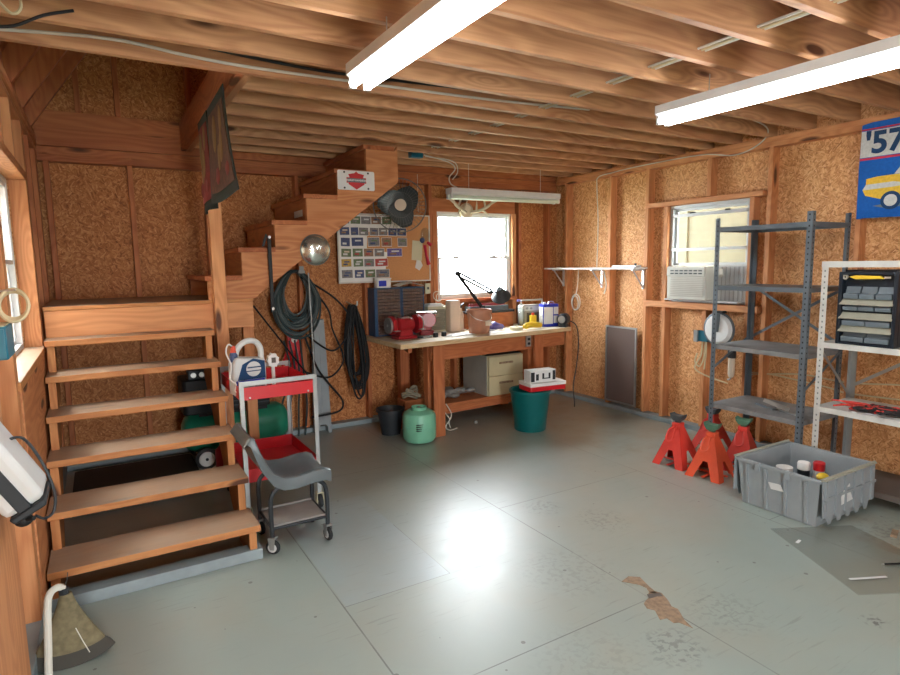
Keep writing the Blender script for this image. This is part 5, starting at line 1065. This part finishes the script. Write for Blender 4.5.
tp('car_roof', [(0.22, 0.29), (0.27, 0.36), (0.36, 0.40), (0.55, 0.40), (0.66, 0.36), (0.74, 0.285)], 'wool_white', 0.002); tp('car_window', [(0.27, 0.295), (0.31, 0.345), (0.38, 0.375), (0.53, 0.375), (0.62, 0.34), (0.67, 0.29)], 'wool_grey', 0.003)
tp('chrome_fin', [(0.03, 0.20), (0.05, 0.235), (0.22, 0.24), (0.34, 0.215), (0.22, 0.205), (0.06, 0.20)], 'wool_white', 0.004)
tp('shadow_patch', [(0.10, 0.085), (0.16, 0.07), (0.85, 0.07), (0.88, 0.10), (0.30, 0.11)], 'wool_grey', 0.0022)
for c in (0.21, 0.72): mk('wheel', B().lathe([(0, -0.017), (0.062, -0.017), (0.062, -0.0122), (0, -0.0122)], (0, -c, 0.115), axis='x').m(1).lathe([(0, -0.019), (0.04, -0.019), (0.04, -0.0171), (0, -0.0171)], (0, -c, 0.115), axis='x'), ['wool_navy', 'wool_white'], o)
# air conditioner
o = thing('air_conditioner', 'old cream window air conditioner in the right wall window', 'air conditioner', (4.74, 3.45, 1.236))
AW, AH = 0.42, 0.305
mk('cabinet', B().box(-0.10, 0.22, -AW/2+.13, AW/2+.13, 0, AH), 'ac_white', o, bevel=0.008)
b = B()
for k in range(11): b.box(-0.107, -0.1008, -AW/2+0.155, AW/2+0.085, 0.03+k*0.0165, 0.039+k*0.0165)
mk('air_grille', b, 'ac_grille', o)
mk('control_panel', B().prism([(-0.102, AH-0.005), (-0.116, AH-0.01), (-0.116, AH-0.085), (-0.102, AH-0.092)], -AW/2+.14, AW/2+.12, 'y'), 'ac_white', o)
for k, yy in enumerate((0.27, 0.22, 0.17, 0.12, 0.07, 0.02, -0.03)):
    b = B().box(-0.120, -0.1165, yy-0.018, yy+0.018, AH-0.07, AH-0.058).box(-0.120, -0.1165, yy-0.018, yy+0.018, AH-0.045, AH-0.033); 
    mk('control_button', b, 'dark_plastic', o)
mk('side_panel', B().box(0.03, 0.04, -0.37, -AW/2+0.13, -0.02, 0.31), 'aluminium', o); mk('side_panel', B().box(0.03, 0.04, AW/2+0.13, 0.405, -0.02, 0.31), 'aluminium', o)
for k in range(6): mk('panel_fold', B().box(0.024, 0.0298, -0.35+k*0.04, -0.342+k*0.04, 0, 0.30), 'galv', o)
mk('mounting_lip', B().box(-0.06, 0.03, -0.36, 0.40, -0.012, -0.001), 'silver_text', o); mk('vent_knob', B().tube([(-0.02, -0.16, 0.27), (-0.05, -0.19, 0.22)], 0.022, 10), 'ac_white', o)
# vent panel
o = thing('wall_vent', 'brown mesh vent panel with grey metal frame low on the right wall', 'vent', (4.738, 4.435, 0.08))
mk('mesh_panel', B().box(-0.008, 0, -0.20, 0.20, 0.015, 0.815), 'vent_mesh', o)
mk('frame', B().box(-0.016, 0, -0.215, 0.215, 0, 0.018).box(-0.016, 0, -0.215, 0.215, 0.812, 0.83).box(-0.016, 0, -0.215, -0.197, 0.018, 0.812).box(-0.016, 0, 0.197, 0.215, 0.018, 0.812), 'galv', o)
# outlet, reel, brush
o = thing('junction_box', 'blue electrical box with grey cover on a stud beneath the window', 'outlet', (4.738, 3.50, 0.90)); mk('box_body', B().box(-0.0, 0.055, -0.105, -0.052, -0.045, 0.055), 'box_blue', o); mk('box_face', B().box(-0.02, 0.0, -0.105, -0.01, -0.045, 0.055), 'box_blue', o, bevel=0.003); mk('cover_plate', B().box(-0.035, -0.0205, -0.015, 0.025, -0.05, 0.055), 'galv', o); mk('mount', B().box(-0.0195, -0.0, -0.009, 0.02, -0.05, 0.05), 'galv', o)
tag(mk('cable_loops', B().tube(spline([(4.735, 3.42, 0.86), (4.73, 3.43, 0.70), (4.73, 3.47, 0.62), (4.73, 3.52, 0.66), (4.73, 3.50, 0.74)], 6), 0.007).tube(spline([(4.735, 3.45, 0.86), (4.73, 3.46, 0.72), (4.73, 3.52, 0.60), (4.74, 3.40, 0.54), (4.76, 3.2, 0.50)], 6), 0.007).tube(spline([(4.725, 3.405, 0.86), (4.72, 3.40, 0.74), (4.73, 3.42, 0.60)], 6), 0.007), 'cable_tan'), 'tan cable loops hanging below the blue electrical box', 'cable')
o = thing('hose_reel', 'round white reel with black strap hung beneath the window', 'reel', (4.70, 3.265, 0.985))
mk('disc', B().lathe([(0, -0.035), (0.11, -0.03), (0.135, -0.01), (0.135, 0.03), (0, 0.03)], axis='x', n=36), 'white', o); mk('strap', B().prism([(-0.035, 0.145), (0.03, 0.145), (0.018, -0.02), (-0.02, -0.02)], -0.045, -0.0352, 'x'), 'head_black', o)
mk('rim_coil', B().tube([(0.0, 0.142*math.cos(a), 0.142*math.sin(a)) for a in [i*2*PI/30 for i in range(30)]], 0.012, 7, closed=True), 'shelf_grey', o); mk('hanger', B().box(-0.03, 0.03, -0.05, 0.02, 0.145, 0.165), 'black', o)
o = thing('grease_gun', 'worn tan tool with black cap hanging below the white reel', 'tool', (4.70, 3.13, 0.555)); mk('barrel', B().lathe([(0, 0.02), (0.018, 0.02), (0.028, 0.05), (0.028, 0.19), (0, 0.19)]), 'beige', o); mk('cap', B().lathe([(0, 0.1905), (0.034, 0.1905), (0.034, 0.27), (0.02, 0.285), (0, 0.285)]), 'black', o); mk('tip', B().tube([(0, 0, 0.0195), (0.0, 0.01, 0.0), (0, 0.03, -0.005)], 0.008), 'galv', o)
tag(mk('wall_cables', B().tube(spline([(4.80, 3.05, 0.62), (4.80, 2.95, 0.63), (4.815, 2.8, 0.63), (4.815, 2.4, 0.60), (4.81, 2.25, 0.58), (4.80, 1.8, 0.60), (4.80, 1.2, 0.62)], 6), 0.006).tube(spline([(4.80, 3.05, 0.60), (4.81, 2.6, 0.67), (4.81, 2.25, 0.66), (4.80, 1.8, 0.71), (4.80, 1.2, 0.72)], 6), 0.006), 'cable_tan'), 'pair of tan cables running through the right wall studs', 'cable')

# ------------------------------------------------------------------ utility cart, stool, compressor
ct = thing('utility_cart', 'metal utility cart with two red trays beside the stairs', 'cart', (0.69, 3.70, 0))
CX, CY, CH = 0.485, 0.66, 0.905
for (x, y, sx, sy) in ((0, 0, 1, 1), (CX, 0, -1, 1), (0, CY, 1, -1), (CX, CY, -1, -1)):
    z0 = 0.10
    mk('post', angle_post(B(), x, y, z0, CH, sx, sy, 0.026, 0.003), 'galv', ct)
    w = mk('caster', B().lathe([(0, -0.014), (0.04, -0.014), (0.045, -0.008), (0.045, 0.008), (0.04, 0.014), (0, 0.014)], (0, 0, 0.045), axis='x'), 'rubber', ct, loc=(x+sx*0.012, y+sy*0.012, 0))
    mk('caster_fork', B().box(-0.022, -0.018, -0.02, 0.02, 0.03, 0.10).box(0.018, 0.022, -0.02, 0.02, 0.03, 0.10).box(-0.022, 0.022, -0.022, 0.022, 0.10, 0.104).cyl((-0.024, 0, 0.045), (0.024, 0, 0.045), 0.012), 'cream', w)
mk('handle_rail', B().box(0, CX, -0.003, 0.0, CH-0.03, CH+0.0), 'galv', ct, bevel=0.001); mk('handle_rail', B().box(0, CX, CY, CY+0.003, CH-0.03, CH), 'galv', ct, bevel=0.001)
def tray(z0, z1):
    t = 0.003; x0_, x1_, y0_, y1_ = 0.004, CX-0.004, 0.004, CY-0.004
    return B().box(x0_, x1_, y0_, y1_, z0, z0+t).box(x0_, x1_, y0_, y0_+t, z0+t, z1).box(x0_, x1_, y1_-t, y1_, z0+t, z1).box(x0_, x0_+t, y0_+t, y1_-t, z0+t, z1).box(x1_-t, x1_, y0_+t, y1_-t, z0+t, z1)
mk('top_tray', tray(0.785, 0.865), 'red', ct); mk('lower_tray', tray(0.26, 0.345), 'red', ct)
for x in (0.06, CX-0.06): mk('bolt', B().cyl((x, -0.006, 0.80), (x, 0.0035, 0.80), 0.006, n=8), 'steel', ct)
j = thing('sprayer_jug', 'white plastic jug with black and blue label on the red cart', 'jug', (0.785, 3.90, 0.789), 0.15)
prof = [(-0.10, 0), (0.10, 0), (0.105, 0.01), (0.105, 0.20), (0.095, 0.26), (0.075, 0.31), (0.03, 0.335), (-0.03, 0.325), (-0.06, 0.29), (-0.085, 0.25), (-0.105, 0.19), (-0.105, 0.01)]
mk('jug_body', B().prism([(-0.10, 0), (0.10, 0), (0.105, 0.01), (0.105, 0.18), (0.10, 0.225), (-0.085, 0.245), (-0.105, 0.20), (-0.105, 0.01)], -0.055, 0.055, 'y'), 'silver_text', j, bevel=0.012)
mk('handle', B().tube(spline([(-0.075, 0, 0.22), (-0.06, 0, 0.29), (-0.01, 0, 0.335), (0.055, 0, 0.335), (0.092, 0, 0.285), (0.092, 0, 0.20)], 5), 0.019, 10), 'silver_text', j)
mk('front_label', B().prism([(-0.085, 0.10), (0.095, 0.10), (0.095, 0.21), (0.02, 0.232), (-0.05, 0.20)], -0.0575, -0.0556, 'y'), 'wool_navy', j)
mk('logo', B().lathe([(0, -0.0590), (0.048, -0.0590), (0.048, -0.0576), (0, -0.0576)], (0.02, 0, 0.165), axis='y', n=28), 'silver_text', j, rot=(0, 0, 0)); mk('logo_stripe', B().box(-0.03, 0.075, -0.0605, -0.0591, 0.150, 0.156).box(-0.02, 0.07, -0.0605, -0.0591, 0.172, 0.180), 'wool_navy', j)
mk('blue_stripe', B().box(-0.095, 0.09, -0.0575, -0.0556, 0.065, 0.098), 'blue', j); mk('blue_stripe', B().box(-0.095, 0.03, -0.0585, -0.0576, 0.058, 0.066), 'silver_text', j)
mk('lower_label', B().box(-0.095, 0.09, -0.0573, -0.0556, 0.012, 0.055), 'photo_grey', j)
mk('cap', B().lathe([(0, 0.215), (0.024, 0.215), (0.026, 0.26), (0.02, 0.275), (0, 0.275)], (-0.082, 0, 0)), 'photo_navy', j); mk('red_nozzle', B().lathe([(0, 0.2755), (0.022, 0.2755), (0.012, 0.315), (0, 0.32)], (-0.082, 0, 0)), 'orange_red', j)
mk('spray_tube', B().tube(spline([(-0.085, 0, 0.31), (-0.115, -0.01, 0.33), (-0.135, -0.02, 0.28), (-0.115, -0.04, 0.20), (-0.13, -0.05, 0.12), (-0.10, -0.065, 0.08), (-0.11, -0.066, 0.04), (-0.08, -0.068, 0.02)], 5), 0.005, 6), 'paper', j)
o = thing('white_clip', 'small white toothed plastic knob beside the jug on the cart', 'knob', (0.965, 3.97, 0.789)); mk('stem', B().cyl((0, 0, 0), (0, 0, 0.15), 0.012), 'paper', o); mk('knob', B().prism([(0.042*(1 if i % 2 else 0.82)*math.cos(i*PI/9), 0.19+0.05*(1 if i % 2 else 0.85)*math.sin(i*PI/9)) for i in range(18)], -0.02, 0.02, 'y'), 'paper', o); mk('slot', B().box(-0.012, 0.016, -0.022, -0.0201, 0.175, 0.21), 'radio_dark', o)
# rolling mechanic seat
sx0, sy0 = 0.715, 3.20
ms = thing('rolling_stool', 'grey moulded mechanic stool on casters beside the lowest steps', 'stool', (sx0, sy0, 0))
SW = 0.33
prof = [(-0.09, 0.67), (-0.075, 0.685), (-0.055, 0.675), (-0.03, 0.60), (0.005, 0.51), (0.04, 0.45), (0.09, 0.42), (0.16, 0.415), (0.26, 0.43), (0.33, 0.432), (0.362, 0.415)]
rings = []
for yy, lift, sh_ in ((-0.01, -0.025, .012), (-0.002, 0.008, 0), (0.02, 0.014, 0), (0.06, -0.004, 0), (0.19, -0.014, 0), (0.31, -0.004, 0), (0.355, 0.014, 0), (0.378, 0.008, 0), (0.385, -0.025, .012)):
    top = [Vector((x, yy, z+lift*(0.5 if x < 0 else 1))) for x, z in prof]
    bot = [Vector((x-0.004+(0.022 if z > .5 else 0)*-1, yy, z-(0.055 if x > 0.02 else 0.03))) for x, z in prof[::-1]]
    rings.append(top+bot)
mk('seat_shell', B().loft(rings), 'seat_grey', ms)
fr = 'dark_plastic'
for yy in (0.02, 0.31):
    mk('leg_frame', B().tube(spline([(0.015, yy, 0.10), (0.015, yy, 0.30), (0.045, yy, 0.365), (0.10, yy, 0.38), (0.24, yy, 0.38), (0.30, yy, 0.365), (0.335, yy, 0.30), (0.335, yy, 0.10)], 5), 0.0125, 10), fr, ms)
for xx in (0.015, 0.335): mk('cross_tube', B().cyl((xx, 0.02, 0.145), (xx, 0.31, 0.145), 0.008), fr, ms)
for yy in (0.02, 0.31): mk('cross_tube', B().cyl((0.015, yy, 0.145), (0.335, yy, 0.145), 0.008), fr, ms)
mk('tool_tray', B().box(0.02, 0.33, 0.025, 0.305, 0.146, 0.15).box(0.02, 0.33, 0.025, 0.029, 0.15, 0.162).box(0.02, 0.33, 0.301, 0.305, 0.15, 0.162), 'tray_grey', ms)
for (xx, yy, a) in ((0.015, 0.02, 0.9), (0.335, 0.02, 0.2), (0.015, 0.31, 0.3), (0.335, 0.31, -0.6)):
    w = mk('caster', B().lathe([(0, -0.012), (0.034, -0.012), (0.04, -0.006), (0.04, 0.006), (0.034, 0.012), (0, 0.012)], (0, 0.0, 0.04), axis='x').m(1).cyl((-0.0135, 0, 0.04), (0.0135, 0, 0.04), 0.026), ['rubber', 'silver_text'], ms, loc=(xx, yy, 0), rot=(0, 0, a))
    mk('caster_fork', B().prism([(-0.012, 0.03), (0.012, 0.03), (0.02, 0.09), (-0.02, 0.09)], -0.019, -0.016, 'x').prism([(-0.012, 0.03), (0.012, 0.03), (0.02, 0.09), (-0.02, 0.09)], 0.016, 0.019, 'x').box(-0.02, 0.02, -0.02, 0.02, 0.09, 0.10), 'galv', w)
# air compressor under the landing
ac = thing('air_compressor', 'green-tank air compressor with black motor under the stair landing', 'compressor', (0.92, 5.14, 0))
rr = 0.165
mk('tank', B().lathe([(0, -0.43), (0.08, -0.425), (0.13, -0.40), (rr, -0.34), (rr, 0.34), (0.13, 0.40), (0.08, 0.425), (0, 0.43)], (0, 0, 0.265), axis='x', n=36), 'comp_green', ac)
mk('motor_shroud', B().rbox(-0.42, -0.12, -0.17, 0.17, 0.44, 0.72, 0.04), 'black', ac, bevel=0.01); mk('pump', B().rbox(-0.06, 0.26, -0.14, 0.14, 0.44, 0.66, 0.03), 'black', ac, bevel=0.01)
for k in range(5): mk('cooling_fin', B().box(-0.05, 0.25, -0.148, 0.148, 0.47+k*0.035, 0.478+k*0.035), 'dark_plastic', ac)
mk('pressure_panel', B().box(-0.37, -0.17, -0.16, -0.06, 0.722, 0.80), 'dark_plastic', ac, bevel=0.008)
for k in range(3): mk('gauge', B().cyl((-0.33+k*0.06, -0.172, 0.76), (-0.33+k*0.06, -0.1605, 0.76), 0.02), 'steel', ac)
mk('tank_bracket', B().box(-0.30, 0.24, -0.10, 0.10, 0.405, 0.439), 'black', ac)
for (xx, yy) in ((-0.28, -0.20), (-0.28, 0.20)):
    w = mk('wheel', B().lathe([(0, -0.025), (0.06, -0.025), (0.085, -0.018), (0.085, 0.018), (0.06, 0.025), (0, 0.025)], (0, 0, 0.085), axis='y').m(1).lathe([(0, -0.030), (0.055, -0.030), (0.06, -0.0251), (0, -0.0251)], (0, 0, 0.085), axis='y'), ['rubber', 'paper'], ac, loc=(xx, yy, 0)); mk('axle_cap', B().cyl((0, -0.035, 0.085), (0, -0.0301, 0.085), 0.012), 'black', w)
mk('axle', B().cyl((-0.28, -0.17, 0.085), (-0.28, 0.17, 0.085), 0.01), 'black', ac); mk('support_leg', B().box(0.27, 0.31, -0.10, 0.10, 0, 0.11), 'black', ac); mk('support_leg', B().box(-0.30, -0.26, -0.06, 0.06, 0.086, 0.11), 'black', ac)
mk('warning_sticker', B().prism([(-0.02, 0), (0.06, 0), (0.06, 0.09), (-0.02, 0.09)], -0.171, -0.1655, 'y'), 'olive', ac, loc=(-0.02, 0, 0.24))
tag(mk('rubber_mat', B().rbox(-0.44, 0.40, -0.48, 0.45, 0, 0.03, 0.03), 'rubber', loc=(0.17, 4.90, 0)), 'flat black mat on the floor under the stair landing', 'mat')
tag(mk('red_canister', B().lathe([(0, 0), (0.05, 0), (0.055, 0.01), (0.055, 0.20), (0.02, 0.24), (0.02, 0.26), (0, 0.26)]), 'dark_red', loc=(0.73, 4.72, 0)), 'small dark red canister beside the compressor wheel under the stairs', 'canister')

# ------------------------------------------------------------------ left wall items
o = thing('wall_reel', 'rounded white and dark grey housing hung on the near left post', 'reel', (-0.313, 2.27, 1.01))
a0 = Vector((-0.075, 0, 0.155)); a1 = Vector((0.075, 0, -0.12)); ax_ = (a1-a0).normalized(); pe = Vector((-ax_.z, 0, ax_.x))
def slab(w, th, e0, e1, y0, y1, n=8):
    L = (a1-a0).length; pts = []
    for i in range(n+1): a = PI*i/n; pts.append((e0*0.0+0.05*(1-math.sin(a)) , w*math.cos(a)))
    out = [a0+ax_*(0.045-0.045*math.sin(PI*i/n))+pe*(w*math.cos(PI*i/n)) for i in range(n+1)]
    out += [a0+ax_*(L)+pe*(-w*0.95), a0+ax_*(L)+pe*(w*0.95)]
    return B().prism([(p.x, p.z) for p in out], y0, y1, 'y')
mk('housing', slab(0.062, 0, 0, 0, -0.16, 0.04), 'silver_text', o, bevel=0.02)
q0 = a0+ax_*0.005; q1 = a1+ax_*0.0
mk('dark_band', B().prism([((q0-pe*0.02).x, (q0-pe*0.02).z), ((q0+pe*0.018).x, (q0+pe*0.018).z), ((q1+pe*0.018).x, (q1+pe*0.018).z), ((q1-pe*0.02).x, (q1-pe*0.02).z)], -0.166, -0.12, 'y'), 'dark_plastic', o, bevel=0.003)
mk('end_cap', B().prism([((a1-pe*0.05).x, (a1-pe*0.05).z), ((a1+pe*0.055).x, (a1+pe*0.055).z), ((a1+pe*0.05+ax_*0.022).x, (a1+pe*0.05+ax_*0.022).z), ((a1-pe*0.045+ax_*0.022).x, (a1-pe*0.045+ax_*0.022).z)], -0.168, 0.03, 'y'), 'dark_plastic', o, bevel=0.006)
mk('plug', B().sphere((0.055, -0.06, -0.185), 0.022, 7, (1.2, 1, 1)).tube([(0.05, -0.06, -0.185), (0.085, -0.09, -0.175)], 0.008), 'black', o)
mk('cord', B().tube(spline([(0.03, -0.04, 0.07), (0.07, 0.0, 0.06), (0.11, 0.02, -0.03), (0.135, 0.02, -0.13), (0.13, 0.02, -0.20), (0.105, 0.0, -0.215), (0.085, -0.03, -0.19)], 6), 0.0045, 6), 'dark_plastic', o)
mk('mount', B().box(-0.012, 0.0, 0.0, 0.03, -0.05, 0.1), 'dark_plastic', o)
o = thing('blue_outlet_box', 'teal blue electrical box on the near left post', 'outlet', (-0.313, 2.38, 1.375)); mk('box_body', B().box(0, 0.055, -0.10, 0.07, -0.052, 0.052), 'box_blue', o, bevel=0.004); mk('cover_plate', B().box(0.02, 0.05, -0.108, -0.1005, -0.045, 0.045), 'box_blue', o); mk('top_edge', B().box(0.004, 0.05, -0.095, 0.065, 0.0525, 0.056), 'cable_tan', o)
b = B()
for k in range(3): b.tube([(-0.245+0.04*math.cos(a), 2.41+0.006*k+0.02*math.sin(a), 1.487+(0.052-0.004*k)*math.sin(a)) for a in [i*2*PI/26 for i in range(26)]], 0.006, 6, closed=True)
tag(mk('cord_ring', b, 'cable_tan'), 'small ring of pale cord hanging above the teal box', 'cord')
tag(mk('cord_nail', B().cyl((-0.313, 2.435, 1.532), (-0.235, 2.42, 1.538), 0.004), 'steel'), 'small nail holding the ring of pale cord', 'nail')
# broom
o = thing('broom', 'worn tan fan-shaped broom head with pale pipe handle on the floor', 'broom', (-0.215, 2.74, 0))
rings = []
for i in range(11):
    f = i/10; z = 0.30*(1-f); w = 0.022+0.135*(f**1.3); th = 0.020+0.022*f; cx = 0.005+0.0*f
    rings.append([Vector((cx+w*math.cos(a)*1.0, th*math.sin(a), max(0.0, z+0.03*f*abs(math.cos(a))**2*(1 if f > .8 else .5)-(0.0)))) for a in [j*2*PI/28 for j in range(28)]])
mk('bristles', B().loft(rings[:9]), 'bristle', o); mk('bristle_tips', B().loft(rings[8:]), 'bristle_dark', o)
mk('binding', B().tube([(-0.0, 0, 0.30), (0.0, 0, 0.325)], 0.018).tube(spline([(0.0, 0, 0.32), (0.015, -0.01, 0.36), (0.02, -0.01, 0.39)], 3), 0.002, 5), 'dark_plastic', o)
mk('stitching', B().tube([(0.03, -0.036, 0.16), (0.05, -0.041, 0.10), (0.07, -0.045, 0.045)], 0.002, 5), 'cable_white', o)
mk('handle', B().tube(spline([(0.0, 0, 0.325), (-0.02, -0.012, 0.338), (-0.045, -0.03, 0.325), (-0.055, -0.045, 0.27), (-0.062, -0.10, 0.12), (-0.065, -0.16, 0.02)], 6), 0.014, 10), 'cable_white', o)

# ------------------------------------------------------------------ wiring
mk('cable', B().tube(spline([(-0.30, 3.196, 2.60), (0.13, 3.194, 2.632), (0.45, 3.194, 2.61), (0.74, 3.194, 2.60), (1.28, 3.194, 2.605), (2.2, 3.194, 2.62), (3.05, 3.194, 2.655)], 6), 0.0075, 7), 'cable_white', ce)
mk('cable', B().tube(spline([(0.55, 3.192, 2.66), (0.8, 3.19, 2.645), (1.2, 3.19, 2.635), (2.0, 3.19, 2.66)], 6), 0.008, 7), 'black', ce)
for k, c in enumerate(('cable_white', 'cable_tan', 'cable_white')): mk('cable', B().cyl((2.585+0.028*k, YF+0.1, 2.625-0.004*(k % 2)), (2.62+0.028*k, 5.0, 2.62), 0.006, n=6), c, ce)
tag(mk('strung_wire', B().tube(spline([(-0.29, 2.86, 2.50), (-0.20, 2.87, 2.52), (-0.10, 2.88, 2.58), (-0.0, 2.893, 2.62)], 5), 0.006, 6), 'black'), 'short black cord strung under the joists at the upper left corner', 'cord')
o = tag(mk('blue_box', B().box(-0.06, 0.06, -0.05, 0.02, -0.05, 0.05), 'box_blue', loc=(2.60, 4.978, 2.62), bevel=0.004), 'blue junction box fixed to a ceiling joist above the fan', 'junction box')
tag(mk('light_wire', B().tube(spline([(2.68, 4.95, 2.60), (2.95, 4.97, 2.56), (3.02, 4.96, 2.50), (2.96, 4.97, 2.42), (2.98, 4.98, 2.36), (3.06, 5.0, 2.332)], 6), 0.006, 6).tube(spline([(2.70, 4.96, 2.59), (3.0, 4.97, 2.57), (3.06, 4.98, 2.48), (3.0, 4.98, 2.40)], 6), 0.005, 6), 'cable_white'), 'white wires dropping from the joists to the hanging light', 'wire')
tag(mk('wall_wire', B().tube(spline([(2.90, 2.38, 2.472), (3.5, 2.60, 2.56), (4.3, 2.82, 2.65), (4.66, 2.88, 2.62), (4.722, 2.98, 2.53), (4.725, 3.20, 2.475), (4.73, 3.54, 2.53), (4.73, 4.23, 2.535), (4.73, 4.60, 2.52), (4.73, 4.80, 2.50), (4.73, 4.82, 2.40), (4.735, 4.80, 2.0), (4.735, 4.81, 1.54)], 6), 0.0055, 6), 'cable_white'), 'long white wire from the right ceiling light along the wall plate to the corner shelf', 'wire')
o = thing('cable_hook', 'pale green wire loop hanging from the joists at the top left', 'hook', (-0.18, 2.86, 2.56)); mk('loop', B().tube(spline([(-0.06, 0.0, 0.04), (-0.02, 0, 0.0), (0.01, 0, 0.03), (0.0, 0, 0.10), (-0.03, 0, 0.12)], 5), 0.006, 6), 'cable_tan', o)
